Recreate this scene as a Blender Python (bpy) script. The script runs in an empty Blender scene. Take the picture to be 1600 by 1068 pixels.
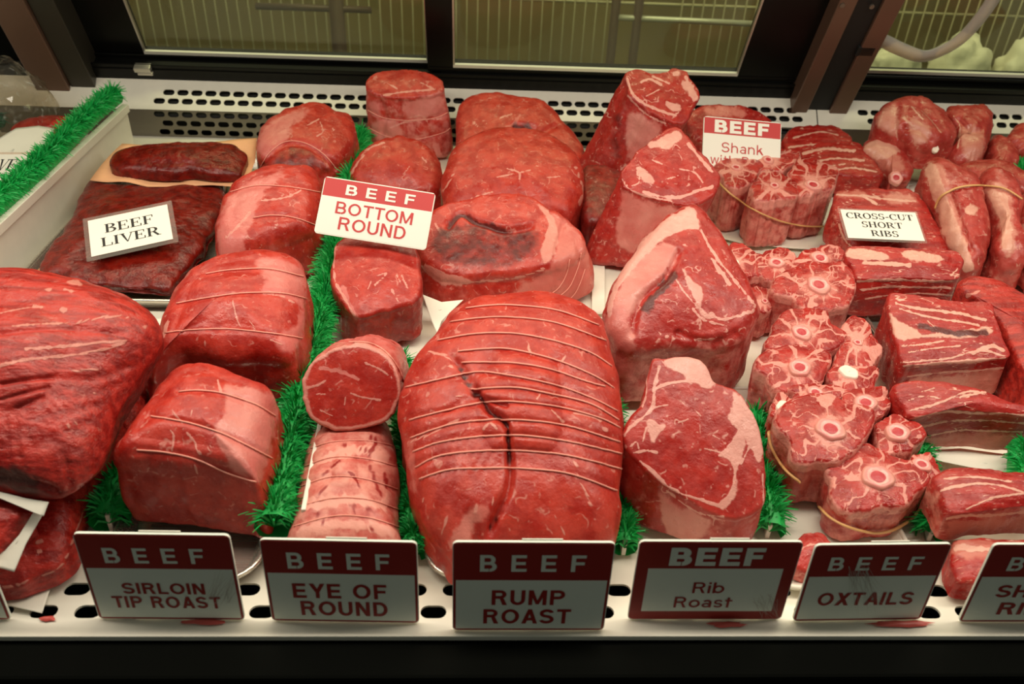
import bpy, math, random
import numpy as np
from mathutils import Vector, Matrix
from mathutils.bvhtree import BVHTree

# ------------------------------------------------------------------ camera
F = 1300.0
XA = np.array([28000., 446., 1300.]); XA /= np.linalg.norm(XA)
YA = np.array([-46., -889., 1300.]); YA -= XA * (YA @ XA); YA /= np.linalg.norm(YA)
ZA = np.cross(XA, YA)
if ZA[1] > 0: ZA = -ZA
RM = np.stack([XA, YA, ZA])            # world = RM @ camera(right, down, forward)
def ray(px, py):
    return RM @ np.array([(px - 800) / F, (py - 534) / F, 1.0])
CAM = -ray(800, 975) * 0.663

S = bpy.context.scene
COL = S.collection
cd = bpy.data.cameras.new('camera'); cam = bpy.data.objects.new('camera', cd); COL.objects.link(cam)
cd.sensor_width = 36.0; cd.sensor_fit = 'HORIZONTAL'; cd.lens = 36.0 * F / 1600.0
cd.clip_start = 0.02; cd.clip_end = 50
r_, d_, f_ = RM[:, 0], RM[:, 1], RM[:, 2]
mw = Matrix.Identity(4)
for i in range(3):
    mw[i][0] = r_[i]; mw[i][1] = -d_[i]; mw[i][2] = -f_[i]; mw[i][3] = CAM[i]
cam.matrix_world = mw
cd.dof.use_dof = True; cd.dof.focus_distance = 0.92; cd.dof.aperture_fstop = 8.0
S.camera = cam
S.view_settings.view_transform = 'Standard'; S.view_settings.look = 'None'
S.view_settings.gamma = 1.0; S.view_settings.use_curve_mapping = False
S.view_settings.exposure = 0.0
S.cycles.max_bounces = 6; S.cycles.transparent_max_bounces = 12
S.cycles.caustics_reflective = False; S.cycles.caustics_refractive = False
S.cycles.use_denoising = True

# ------------------------------------------------------------------ world and lights
W = bpy.data.worlds.new('store_ambient'); S.world = W; W.use_nodes = True
bg = W.node_tree.nodes['Background']
bg.inputs[0].default_value = (0.93, 1.0, 0.84, 1); bg.inputs[1].default_value = 0.102

def area(name, loc, rot, sx, sy, power, col):
    l = bpy.data.lights.new(name, 'AREA'); l.shape = 'RECTANGLE'; l.size = sx; l.size_y = sy
    l.energy = power; l.color = col
    o = bpy.data.objects.new(name, l); COL.objects.link(o); o.location = loc; o.rotation_euler = rot
    return o
# fluorescent tube under the canopy of the case, and an unseen fill lamp added to brighten the kitchen
area('case_light', (0.0, 0.16, 0.80), (math.radians(16), 0, 0), 2.6, 0.10, 15.2, (1.0, 0.91, 0.74))
area('kitchen_fill', (0.1, 1.30, 1.5), (math.radians(14), 0, 0), 3.2, 0.25, 36.0, (1.0, 0.90, 0.62))

# ------------------------------------------------------------------ numeric helpers
def P(px, py, z=0.0):
    r = ray(px, py); return CAM + r * ((z - CAM[2]) / r[2])
def PY(px, py, y):
    r = ray(px, py); return CAM + r * ((y - CAM[1]) / r[1])
def PP(px, py, q, n):
    r = ray(px, py); return CAM + r * (np.dot(np.asarray(q) - CAM, n) / np.dot(r, n))
def proj(v):
    c = (np.asarray(v) - CAM) @ RM
    return np.stack([c[..., 0] / c[..., 2] * F + 800, c[..., 1] / c[..., 2] * F + 534], -1)

def _hash(ix, iy, iz, seed):
    h = (ix.astype(np.int64) * 374761393 + iy.astype(np.int64) * 668265263 + iz.astype(np.int64) * 2147483647 + seed * 974711) & 0xffffffff
    h = ((h ^ (h >> 13)) * 1274126177) & 0xffffffff
    h = ((h ^ (h >> 16)) * 2246822519) & 0xffffffff
    return ((h ^ (h >> 15)) & 0xffffff) / float(0xffffff)
def vnoise(p, seed=0):
    i = np.floor(p).astype(np.int64); f = p - i; f = f * f * (3 - 2 * f)
    r = 0
    for dx in (0, 1):
        for dy in (0, 1):
            for dz in (0, 1):
                w = (f[:, 0] if dx else 1 - f[:, 0]) * (f[:, 1] if dy else 1 - f[:, 1]) * (f[:, 2] if dz else 1 - f[:, 2])
                r = r + w * _hash(i[:, 0] + dx, i[:, 1] + dy, i[:, 2] + dz, seed)
    return r * 2 - 1
def fbm(p, seed=0, oct=3):
    a, s, r = 1.0, 1.0, 0
    for k in range(oct):
        r = r + a * vnoise(p * s, seed + 17 * k); a *= .5; s *= 2.03
    return r / 1.6

def catmull(pts, N, closed=True):
    pts = np.asarray(pts, float); n = len(pts); out = []
    m = n if closed else n - 1
    for k in range(m):
        if closed: a, b, c, d = pts[(k - 1) % n], pts[k], pts[(k + 1) % n], pts[(k + 2) % n]
        else: a, b, c, d = pts[max(k - 1, 0)], pts[k], pts[k + 1], pts[min(k + 2, n - 1)]
        t = np.linspace(0, 1, 16, endpoint=False)[:, None]
        out.append(0.5 * ((2 * b) + (c - a) * t + (2 * a - 5 * b + 4 * c - d) * t ** 2 + (3 * b - a - 3 * c + d) * t ** 3))
    q = np.concatenate(out)
    q = np.concatenate([q, q[:1] if closed else pts[-1:]])
    L = np.concatenate([[0], np.cumsum(np.linalg.norm(np.diff(q, axis=0), axis=1))])
    t = np.linspace(0, L[-1], N, endpoint=not closed)
    return np.stack([np.interp(t, L, q[:, j]) for j in range(q.shape[1])], -1)

def dist_poly(p, pts, closed=False):
    pts = np.asarray(pts, float); d = np.full(len(p), 1e9)
    n = len(pts) if closed else len(pts) - 1
    for k in range(n):
        a = pts[k]; b = pts[(k + 1) % len(pts)]; ab = b - a
        t = np.clip(((p - a) @ ab) / max(ab @ ab, 1e-9), 0, 1)
        d = np.minimum(d, np.linalg.norm(p - a - t[:, None] * ab, axis=1))
    return d
def inside(p, pts):
    pts = np.asarray(pts, float); c = np.zeros(len(p), bool)
    for k in range(len(pts)):
        a = pts[k]; b = pts[(k + 1) % len(pts)]
        if a[1] == b[1]: continue
        m = ((a[1] > p[:, 1]) != (b[1] > p[:, 1])) & (p[:, 0] < (b[0] - a[0]) * (p[:, 1] - a[1]) / (b[1] - a[1]) + a[0])
        c ^= m
    return c

# ------------------------------------------------------------------ mesh and object helpers
def mesh_np(name, V, Fq, mat=None, smooth=True, tris=None):
    m = bpy.data.meshes.new(name)
    V = np.asarray(V, np.float32)
    faces = []
    Fq = np.asarray(Fq, np.int32).reshape(-1, 4)
    T = np.asarray(tris, np.int32).reshape(-1, 3) if tris is not None and len(tris) else np.zeros((0, 3), np.int32)
    m.vertices.add(len(V)); m.vertices.foreach_set('co', V.ravel())
    nl = Fq.size + T.size
    m.loops.add(nl); m.loops.foreach_set('vertex_index', np.concatenate([Fq.ravel(), T.ravel()]))
    m.polygons.add(len(Fq) + len(T))
    ls = np.concatenate([np.arange(len(Fq)) * 4, Fq.size + np.arange(len(T)) * 3])
    m.polygons.foreach_set('loop_start', ls.astype(np.int32))
    m.update(calc_edges=True); m.validate()
    if smooth: m.polygons.foreach_set('use_smooth', np.ones(len(m.polygons), bool))
    if mat: m.materials.append(mat)
    return m
def link(name, mesh, parent=None, loc=None, label=None, cat=None, group=None, kind=None):
    o = bpy.data.objects.new(name, mesh); COL.objects.link(o)
    if parent is not None: o.parent = parent
    if loc is not None: o.location = loc
    if label: o['label'] = label
    if cat: o['category'] = cat
    if group: o['group'] = group
    if kind: o['kind'] = kind
    return o
class MB:
    """collects polygons for one mesh"""
    def __init__(s): s.v = []; s.f = []
    def add(s, vs, fs):
        k = len(s.v); s.v += [tuple(x) for x in vs]; s.f += [tuple(i + k for i in f) for f in fs]; return s
    def box(s, a, b, M=None):
        x0, y0, z0 = a; x1, y1, z1 = b
        v = [Vector(q) for q in ((x0,y0,z0),(x1,y0,z0),(x1,y1,z0),(x0,y1,z0),(x0,y0,z1),(x1,y0,z1),(x1,y1,z1),(x0,y1,z1))]
        if M is not None: v = [M @ q for q in v]
        return s.add(v, [(0,3,2,1),(4,5,6,7),(0,1,5,4),(1,2,6,5),(2,3,7,6),(3,0,4,7)])
    def prism(s, poly, M, d):
        """polygon in local xy extruded from z=0 to z=-d"""
        n = len(poly)
        v = [M @ Vector((x, y, 0)) for x, y in poly] + [M @ Vector((x, y, -d)) for x, y in poly]
        return s.add(v, [tuple(range(n)), tuple(range(2 * n - 1, n - 1, -1))] + [(i, i + n, (i + 1) % n + n, (i + 1) % n) for i in range(n)])
    def tube(s, pts, r, n=8, flat=None):
        pts = [Vector(p) for p in pts]; vs = []; fs = []
        up = None
        for i, p in enumerate(pts):
            t = (pts[min(i + 1, len(pts) - 1)] - pts[max(i - 1, 0)]).normalized()
            if up is None: up = Vector((0, 0, 1)) if abs(t.z) < .9 else Vector((1, 0, 0))
            a = t.cross(up).normalized(); b = a.cross(t).normalized(); up = b
            for k in range(n):
                q = 2 * math.pi * k / n
                vs.append(p + a * (math.cos(q) * r) + b * (math.sin(q) * r * (flat or 1)))
        for i in range(len(pts) - 1):
            for k in range(n): fs.append((i * n + k, i * n + (k + 1) % n, (i + 1) * n + (k + 1) % n, (i + 1) * n + k))
        fs.append(tuple(range(n - 1, -1, -1))); fs.append(tuple((len(pts) - 1) * n + k for k in range(n)))
        return s.add(vs, fs)
    def mesh(s, name, mat, smooth=False, origin=None):
        m = bpy.data.meshes.new(name)
        o = Vector(origin) if origin is not None else Vector((0, 0, 0))
        m.from_pydata([tuple(Vector(v) - o) for v in s.v], [], s.f); m.update()
        if smooth: m.polygons.foreach_set('use_smooth', [True] * len(m.polygons))
        if mat: m.materials.append(mat)
        return m
    def build(s, name, mat, parent=None, smooth=False, bevel=0, origin=None, **kw):
        o = link(name, s.mesh(name, mat, smooth, origin), parent, loc=origin, **kw)
        if bevel:
            b = o.modifiers.new('bevel', 'BEVEL'); b.width = bevel; b.segments = 2; b.limit_method = 'ANGLE'
        return o
def empty(name, loc, label=None, cat=None, group=None, kind=None):
    o = link(name, None, None, loc, label, cat, group, kind); o.empty_display_size = .02; return o

# ------------------------------------------------------------------ materials
def newmat(name):
    m = bpy.data.materials.new(name); m.use_nodes = True
    return m, m.node_tree.nodes, m.node_tree.links, m.node_tree.nodes['Principled BSDF']
def sl(c):   # sRGB 0-255 to linear
    return tuple(((x / 255 + .055) / 1.055) ** 2.4 if x > 10 else x / 255 / 12.92 for x in c) + (1,)
def plain(name, rgb, rough=.5, metal=0, spec=.5, bump=0, bscale=60, var=.06):
    m, N, L, b = newmat(name)
    tc = N.new('ShaderNodeTexCoord'); nz = N.new('ShaderNodeTexNoise'); nz.inputs['Scale'].default_value = bscale; nz.inputs['Detail'].default_value = 4
    L.new(tc.outputs['Object'], nz.inputs['Vector'])
    mx = N.new('ShaderNodeMix'); mx.data_type = 'RGBA'
    c = sl(rgb); mx.inputs[6].default_value = tuple(x * (1 - var) for x in c[:3]) + (1,); mx.inputs[7].default_value = tuple(min(1, x * (1 + var)) for x in c[:3]) + (1,)
    L.new(nz.outputs['Fac'], mx.inputs[0]); L.new(mx.outputs[2], b.inputs['Base Color'])
    b.inputs['Roughness'].default_value = rough; b.inputs['Metallic'].default_value = metal; b.inputs['Specular IOR Level'].default_value = spec
    if bump:
        bp = N.new('ShaderNodeBump'); bp.inputs['Strength'].default_value = bump; bp.inputs['Distance'].default_value = .002
        L.new(nz.outputs['Fac'], bp.inputs['Height']); L.new(bp.outputs[0], b.inputs['Normal'])
    return m
def glassy(name, tint, gloss=.08, alpha=.12, scratch=0):
    """thin clear sheet: mostly see-through, a little milky, a fresnel reflection"""
    m, N, L, b = newmat(name); N.remove(b)
    out = N['Material Output']; tr = N.new('ShaderNodeBsdfTransparent'); gl = N.new('ShaderNodeBsdfGlossy'); df = N.new('ShaderNodeBsdfDiffuse')
    tr.inputs[0].default_value = sl(tint); gl.inputs['Roughness'].default_value = gloss; df.inputs[0].default_value = (.7, .7, .65, 1)
    lw = N.new('ShaderNodeLayerWeight'); pw = N.new('ShaderNodeMath'); pw.operation = 'POWER'; pw.inputs[1].default_value = 4; L.new(lw.outputs['Facing'], pw.inputs[0])
    fr = N.new('ShaderNodeMath'); fr.operation = 'MULTIPLY_ADD'; fr.inputs[1].default_value = .6; fr.inputs[2].default_value = .035; L.new(pw.outputs[0], fr.inputs[0])
    m1 = N.new('ShaderNodeMixShader'); m2 = N.new('ShaderNodeMixShader')
    if scratch:
        tc = N.new('ShaderNodeTexCoord'); mp = N.new('ShaderNodeMapping'); mp.inputs['Scale'].default_value = (14, 160, 60); mp.inputs['Rotation'].default_value = (0, 0, .9)
        nz = N.new('ShaderNodeTexNoise'); nz.inputs['Scale'].default_value = 1.6; nz.inputs['Detail'].default_value = 5
        cr = N.new('ShaderNodeMapRange'); cr.inputs[1].default_value = .58; cr.inputs[2].default_value = .8; cr.inputs[3].default_value = alpha; cr.inputs[4].default_value = alpha + scratch
        L.new(tc.outputs['Object'], mp.inputs[0]); L.new(mp.outputs[0], nz.inputs[0]); L.new(nz.outputs['Fac'], cr.inputs[0]); L.new(cr.outputs[0], m1.inputs[0])
    else: m1.inputs[0].default_value = alpha
    L.new(tr.outputs[0], m1.inputs[1]); L.new(df.outputs[0], m1.inputs[2])
    L.new(fr.outputs[0], m2.inputs[0]); L.new(m1.outputs[0], m2.inputs[1]); L.new(gl.outputs[0], m2.inputs[2]); L.new(m2.outputs[0], out.inputs[0])
    return m
def steel(name, rgb, rough=.3):
    m, N, L, b = newmat(name)
    tc = N.new('ShaderNodeTexCoord'); mp = N.new('ShaderNodeMapping'); mp.inputs['Scale'].default_value = (3, 260, 260)
    nz = N.new('ShaderNodeTexNoise'); nz.inputs['Scale'].default_value = 2; nz.inputs['Detail'].default_value = 3
    L.new(tc.outputs['Object'], mp.inputs[0]); L.new(mp.outputs[0], nz.inputs[0])
    mr = N.new('ShaderNodeMapRange'); mr.inputs[3].default_value = rough - .07; mr.inputs[4].default_value = rough + .1
    L.new(nz.outputs['Fac'], mr.inputs[0]); L.new(mr.outputs[0], b.inputs['Roughness'])
    b.inputs['Base Color'].default_value = sl(rgb); b.inputs['Metallic'].default_value = .85
    return m
def meat(name, ca, cb, fat=(232, 172, 158), mem=(205, 120, 112), dark=(92, 22, 18), marble=.5, rough=.38, spec=.5, bump=.6, grain=None, gsc=55):
    m, N, L, b = newmat(name)
    def mathn(op, a, bb=None, clamp=False):
        n = N.new('ShaderNodeMath'); n.operation = op; n.use_clamp = clamp
        for i, v in enumerate((a, bb)):
            if v is None: continue
            if isinstance(v, (int, float)): n.inputs[i].default_value = v
            else: L.new(v, n.inputs[i])
        return n.outputs[0]
    def rng(v, a, c, d=0., e=1.):
        n = N.new('ShaderNodeMapRange'); n.interpolation_type = 'SMOOTHSTEP'
        n.inputs[1].default_value = a; n.inputs[2].default_value = c; n.inputs[3].default_value = d; n.inputs[4].default_value = e
        L.new(v, n.inputs[0]); return n.outputs[0]
    def mix(f, a, c):
        n = N.new('ShaderNodeMix'); n.data_type = 'RGBA'
        if isinstance(f, (int, float)): n.inputs[0].default_value = f
        else: L.new(f, n.inputs[0])
        for i, v in ((6, a), (7, c)):
            if isinstance(v, tuple): n.inputs[i].default_value = v
            else: L.new(v, n.inputs[i])
        return n.outputs[2]
    def noise(vec, sc, det=4, ro=.55):
        n = N.new('ShaderNodeTexNoise'); n.inputs['Scale'].default_value = sc; n.inputs['Detail'].default_value = det; n.inputs['Roughness'].default_value = ro
        L.new(vec, n.inputs['Vector']); return n.outputs['Fac']
    tc = N.new('ShaderNodeTexCoord'); oi = N.new('ShaderNodeObjectInfo')
    off = N.new('ShaderNodeVectorMath'); off.operation = 'MULTIPLY_ADD'; off.inputs[1].default_value = (1, 1, 1)
    sc = N.new('ShaderNodeVectorMath'); sc.operation = 'SCALE'; sc.inputs[0].default_value = (7.1, 3.3, 5.7); L.new(oi.outputs['Random'], sc.inputs['Scale'])
    L.new(tc.outputs['Object'], off.inputs[0]); L.new(sc.outputs[0], off.inputs[2])
    vec = off.outputs[0]
    gv = vec
    if grain:
        mp = N.new('ShaderNodeMapping'); mp.inputs['Scale'].default_value = grain[:3]; mp.inputs['Rotation'].default_value = grain[3:]
        L.new(vec, mp.inputs[0]); gv = mp.outputs[0]
    at = N.new('ShaderNodeAttribute'); at.attribute_name = 'pig'
    sp = N.new('ShaderNodeSeparateColor'); L.new(at.outputs['Color'], sp.inputs[0])
    n1 = noise(gv, gsc, 5); n2 = noise(vec, 150, 4, .65); n3 = noise(vec, 18, 3)
    col = mix(rng(n1, .38, .62), sl(ca), sl(cb))
    col = mix(rng(noise(vec, 260, 3, .7), .45, .75, 0, .16), col, sl(mem))
    col = mix(rng(n3, .5, .7, 0, .10), col, sl(mem))
    # fine marbling: thin ridges of a noise where a broad noise allows them
    rid = mathn('ABSOLUTE', mathn('SUBTRACT', noise(gv, 55, 1.6, .5), .5))
    mk = mathn('MULTIPLY', rng(rid, .022, .006), rng(noise(vec, 70, 2), .55, .64))
    fl = rng(noise(gv, 170, 2.5, .55), .645, .72)
    mk = mathn('MAXIMUM', mk, mathn('MULTIPLY', fl, .7))
    col = mix(mathn('MULTIPLY', mk, marble), col, sl(fat))
    wob = mathn('MULTIPLY', mathn('SUBTRACT', noise(vec, 75, 5, .62), .5), 1.0)
    memf = rng(mathn('ADD', sp.outputs[1], mathn('MULTIPLY', wob, 1.3)), .3, .75)
    memc = mix(rng(n3, .35, .65), sl(mem), tuple(.5 * (p + q) for p, q in zip(sl(mem), sl(fat))))
    col = mix(memf, col, memc)
    fatf = rng(mathn('ADD', sp.outputs[0], wob), .38, .66, 0, .93)
    fatc = mix(rng(n2, .35, .75), sl(fat), tuple(.8 * p + .2 * q for p, q in zip(sl(fat), sl(mem))))
    col = mix(fatf, col, fatc)
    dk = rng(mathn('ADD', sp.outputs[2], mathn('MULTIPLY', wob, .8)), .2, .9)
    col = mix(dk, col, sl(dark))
    L.new(col, b.inputs['Base Color'])
    b.inputs['Roughness'].default_value = rough; b.inputs['Specular IOR Level'].default_value = spec
    L.new(rng(noise(vec, 90, 3), .3, .7, rough - .12, rough + .15), b.inputs['Roughness'])
    bp = N.new('ShaderNodeBump'); bp.inputs['Strength'].default_value = bump; bp.inputs['Distance'].default_value = .003
    hh = mathn('ADD', mathn('MULTIPLY', n1, .6), mathn('ADD', mathn('MULTIPLY', n2, .45), mathn('MULTIPLY', fatf, .12)))
    L.new(hh, bp.inputs['Height']); L.new(bp.outputs[0], b.inputs['Normal'])
    return m

M_lean = meat('lean_beef', (164, 32, 23), (188, 54, 41), fat=(216, 142, 130), mem=(204, 104, 98), marble=.55)
M_rump = meat('rump_beef', (166, 34, 24), (190, 57, 43), fat=(216, 140, 126), mem=(200, 100, 90), marble=.6)
M_grain = meat('grainy_beef', (140, 18, 13), (184, 44, 34), fat=(208, 130, 116), mem=(190, 90, 80), marble=.35, grain=(.7, 3.4, 3.4, 0, 0, .35), gsc=40, bump=1.)
M_rib = meat('rib_beef', (156, 29, 24), (178, 45, 37), fat=(226, 160, 148), mem=(200, 104, 96), marble=.75)
M_oxt = meat('oxtail_beef', (148, 20, 18), (178, 40, 34), fat=(222, 146, 134), mem=(204, 112, 102), marble=.8, bump=.9, rough=.32)
M_short = meat('short_rib_beef', (150, 18, 16), (176, 38, 32), fat=(226, 168, 150), mem=(196, 106, 92), marble=1., grain=(.5, 2.2, 2.2, 0, 0, -.1), gsc=50, bump=.8)
M_fatlog = meat('fat_covered_beef', (180, 70, 62), (198, 96, 86), fat=(224, 152, 138), mem=(214, 138, 124), dark=(146, 30, 26), marble=.4, bump=.4, rough=.5)
M_liver = meat('beef_liver', (92, 11, 6), (124, 24, 14), fat=(150, 70, 60), mem=(116, 34, 24), marble=.0, rough=.2, spec=.45, bump=1., gsc=80)
M_lamb = meat('shank_meat', (160, 42, 36), (182, 66, 58), fat=(218, 158, 138), mem=(196, 112, 98), marble=.6, rough=.34, bump=.5)

M_white = plain('white_plastic', (226, 220, 208), .35, bump=.05)
M_deck = plain('white_enamel_deck', (232, 226, 212), .38, bump=.03, bscale=30)
M_paper = plain('white_butcher_paper', (236, 230, 216), .75, bump=.25, bscale=40)
M_peach = plain('peach_butcher_paper', (232, 172, 128), .7, bump=.3, bscale=50, var=.12)
M_green = plain('green_plastic_grass', (16, 164, 74), .5, bscale=90, var=.35)
M_teal = plain('teal_plastic_grass', (0, 92, 66), .5, bscale=90, var=.35)
M_black = plain('black_enamel', (8, 9, 7), .5, spec=.02)
M_blackgl = plain('black_gloss_frame', (9, 9, 8), .3, spec=.22)
M_rubber = plain('dull_black', (10, 10, 10), .6)
M_steel = steel('brushed_steel', (206, 200, 190), .32)
M_bronze = plain('brown_tinted_steel', (104, 78, 64), .34, metal=.35, bscale=8, var=.2)
M_grey = steel('dull_grey_steel', (128, 122, 112), .42)
M_flange = plain('dark_grey_flange', (58, 54, 46), .35, metal=.4)
M_tray = steel('tray_steel', (214, 208, 196), .25)
M_alum = plain('bright_aluminium_strip', (226, 224, 208), .3, metal=.3)
M_pipe = plain('dull_brown_pipe', (84, 62, 50), .45, metal=.2)
M_ledge = plain('pale_steel_grille', (232, 227, 214), .34, metal=.2)
M_void = plain('black_backing', (8, 8, 8), .8)  # for the black sheets added behind the slots
M_maroon = plain('maroon_sign_ink', (158, 34, 26), .5, var=.03)
M_sred = plain('red_sign_ink', (192, 38, 38), .5, var=.03)
M_swhite = plain('white_sign_card', (238, 232, 222), .5, var=.02)
M_sgrey = plain('pale_sign_card', (236, 240, 228), .5, var=.02)
M_ink = plain('black_ink', (26, 22, 24), .6)
M_band = plain('tan_rubber_band', (214, 164, 106), .45)
M_twine = plain('pink_stained_twine', (236, 158, 142), .7, bump=.2, bscale=300)
M_sleeve = glassy('clear_sign_sleeve', (250, 250, 248), .15, .05, .35)
M_sleeve2 = glassy('clear_card_sleeve', (252, 240, 234), .12, .10)
M_glass = glassy('door_glass', (226, 232, 214), .03, .03)
M_wrap = glassy('crumpled_clear_film', (238, 232, 220), .12, .02, .45)
M_strap = glassy('clear_plastic_hose', (225, 205, 195), .3, .38)
M_olive = plain('olive_kitchen_panel', (142, 124, 72), .6, bscale=3, var=.45)
M_wire = plain('white_coated_wire', (206, 196, 160), .5)
M_bone = None
def bone_mat():
    m, N, L, b = newmat('marrow_bone')
    tc = N.new('ShaderNodeTexCoord'); ln = N.new('ShaderNodeVectorMath'); ln.operation = 'LENGTH'
    mp = N.new('ShaderNodeMapping'); mp.inputs['Scale'].default_value = (1, 1, 0); L.new(tc.outputs['Object'], mp.inputs[0])
    nz = N.new('ShaderNodeTexNoise'); nz.inputs['Scale'].default_value = 160; nz.inputs['Detail'].default_value = 3; L.new(tc.outputs['Object'], nz.inputs['Vector'])
    L.new(mp.outputs[0], ln.inputs[0])
    ad = N.new('ShaderNodeMath'); ad.operation = 'MULTIPLY_ADD'; ad.inputs[1].default_value = 1 / .012; L.new(ln.outputs['Value'], ad.inputs[0])
    sc = N.new('ShaderNodeMath'); sc.operation = 'MULTIPLY_ADD'; sc.inputs[1].default_value = .5; sc.inputs[2].default_value = -.25; L.new(nz.outputs['Fac'], sc.inputs[0]); L.new(sc.outputs[0], ad.inputs[2])
    cr = N.new('ShaderNodeValToRGB'); el = cr.color_ramp.elements
    el[0].position = 0; el[0].color = sl((206, 84, 92)); el[1].position = 1; el[1].color = sl((220, 146, 132))
    for p, c in ((.28, (198, 70, 78)), (.44, (218, 124, 124)), (.60, (232, 180, 170)), (.74, (222, 136, 132))):
        e = el.new(p); e.color = sl(c)
    L.new(ad.outputs[0], cr.inputs[0]); L.new(cr.outputs[0], b.inputs['Base Color']); b.inputs['Roughness'].default_value = .35
    return m
M_bone = bone_mat()
M_marrow = plain('red_marrow', (186, 48, 58), .35, bump=.3, bscale=300, var=.2)
M_whitebone = plain('white_bone', (244, 224, 208), .4, bump=.2)
M_ribbone = plain('scraped_rib_bone', (196, 148, 122), .55, bump=.7, bscale=70, var=.3)

# ------------------------------------------------------------------ the meat builder
REG = {}
BV = {}
def frame(lip, tilt, yaw):
    q = P(*lip); t, y = math.radians(tilt), math.radians(yaw)
    return q, np.array([math.sin(y) * math.sin(t), -math.cos(y) * math.sin(t), math.cos(t)])
def piece(name, label, cat, out, lip, tilt=10, yaw=0, group=None, mat=None, axis=(0, 0, -1), L=None, z0=.006, taper=1.0, belly=.0,
          rho=.15, hr=.01, dome=.004, namp=.0036, nsc=22, N=150, nr=30, nw=26, fat=(), fatp=(), memp=(), darkp=(), mems=(), darks=(), dents=(),
          side=(0, 0, 0), cap=(0, 0, 0), rim=None, strings=(), srad=.0007, seed=None, sidefat=0, rays=None, parent=None, bones=(), endscale=.86, smooth=True, key=None):
    """cut or rounded top outlined by `out`, walls running along `axis` down to height z0"""
    if seed is None: seed = len(REG) * 7 + 3
    q, n = frame(lip, tilt, yaw)
    o2 = catmull(out, N) if smooth else np.concatenate([np.linspace(out[k], out[(k + 1) % len(out)], max(2, int(N / len(out))), endpoint=False) for k in range(len(out))])
    N = len(o2)
    th_ = np.arange(N) * 2 * math.pi / N; jr = vnoise(np.stack([np.cos(th_) * 5, np.sin(th_) * 5, th_ * 0 + seed * 3.1], 1), 3) * 1.8 + vnoise(np.stack([np.cos(th_) * 13, np.sin(th_) * 13, th_ * 0 + seed], 1), 4) * .9
    o2 = o2 + (o2 - o2.mean(0)) / np.linalg.norm(o2 - o2.mean(0), axis=1)[:, None] * jr[:, None]
    ring = np.array([PP(a, b, q, n) for a, b in o2])
    c = ring.mean(0); rel = ring - c
    rad = np.linalg.norm(rel, axis=1).mean()
    ax = np.array(axis, float); ax /= np.linalg.norm(ax)
    ln = np.full(N, L) if L else np.maximum((ring[:, 2] - z0) / max(-ax[2], .05), .004)
    rows = []; rr = []; tt = []
    for r in np.linspace(0.03, 1, nr):
        s = r * (1 - rho); rows.append(c + rel * s + n * (hr + dome * (1 - r * r))); rr.append(s); tt.append(0.)
    for k in range(1, 9 if rho < .4 else 17):
        ph = math.pi / 2 * k / (8 if rho < .4 else 16); s = 1 - rho + rho * math.sin(ph)
        rows.append(c + rel * s + n * (hr * math.cos(ph))); rr.append(s); tt.append(0.)
    for k in range(1, nw + 1):
        t = k / nw; s = 1 + belly * math.sin(math.pi * t) + (taper - 1) * t
        if t > .85: s *= 1 - (1 - endscale) * ((t - .85) / .15) ** 2
        rows.append(c + rel * s + ax * (ln * t)[:, None]); rr.append(1.); tt.append(t)
    V = np.concatenate(rows); R = len(rows)
    rr = np.repeat(rr, N); tt = np.repeat(tt, N)
    # displacement along approximate normals
    G = V.reshape(R, N, 3)
    du = np.roll(G, -1, 1) - np.roll(G, 1, 1); dv = np.gradient(G, axis=0)
    nm = np.cross(dv, du).reshape(-1, 3); nm /= np.maximum(np.linalg.norm(nm, axis=1), 1e-9)[:, None]
    if (nm[:N] @ n).mean() < 0: nm = -nm
    d = fbm(V * nsc, seed, 3) * namp + fbm(V * nsc * 3.3, seed + 5, 2) * namp * .35
    wall = np.clip((rr - (1 - rho)) / max(rho, .01), 0, 1)
    d *= .5 + .5 * wall
    d += fbm(V * 11, seed + 31, 2) * namp * .9 * wall
    px = proj(V)
    vis = np.clip(((CAM - V) * nm).sum(1) / np.linalg.norm(CAM - V, axis=1) * 6 + .6, 0, 1)
    for w, dep, pts in dents: d -= dep * np.exp(-(dist_poly(px, catmull(pts, 40, False) if len(pts) > 2 else pts) / w) ** 2) * vis
    strs = [catmull(s, 60, False) for s in strings]
    for s in strs: d -= .0016 * np.exp(-(dist_poly(px, s[::3]) / 5.0) ** 2) * vis
    V = V + nm * d[:, None]
    V[:, 2] = np.maximum(V[:, 2], z0)
    V[:, 1] = np.minimum(V[:, 1], 1.0265 + np.maximum(V[:, 2] - .047, 0) * .85)
    # pigment: fat, membrane, dark (browning, cracks, shade painted into dents and walls)
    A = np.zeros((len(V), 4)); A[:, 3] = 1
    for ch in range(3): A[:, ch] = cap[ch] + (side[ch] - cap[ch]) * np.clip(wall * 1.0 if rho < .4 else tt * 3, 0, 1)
    if rim: A[:, 0] = np.maximum(A[:, 0], np.clip(1.1 - np.abs(rr - rim[1]) / rim[0], 0, 1) * (tt < .02) * rim[2])
    pn = np.concatenate([px / 7, np.full((len(px), 1), seed * 1.7)], 1); nA = vnoise(pn, 5); nB = vnoise(pn * 2.3, 9)
    def stroke(ch, w, pts):
        w = w * (1.6 if ch == 2 else 1)
        k = catmull(pts, max(8, 6 * len(pts)), False) if len(pts) > 2 else pts
        A[:, ch] = np.maximum(A[:, ch], np.clip(1.45 - (dist_poly(px, k) + nB * .9) / (w * (1.0 + .6 * nA)), 0, .95) * vis)
    def poly(ch, pts, s=5.):
        k = catmull(pts, len(pts) * 6)
        dd = dist_poly(px, k, True); sd = np.where(inside(px, k), dd, -dd) + nA * 1.6 + nB * 1.2
        A[:, ch] = np.maximum(A[:, ch], np.clip(.5 + sd / (2 * s), 0, 1) * vis)
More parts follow.
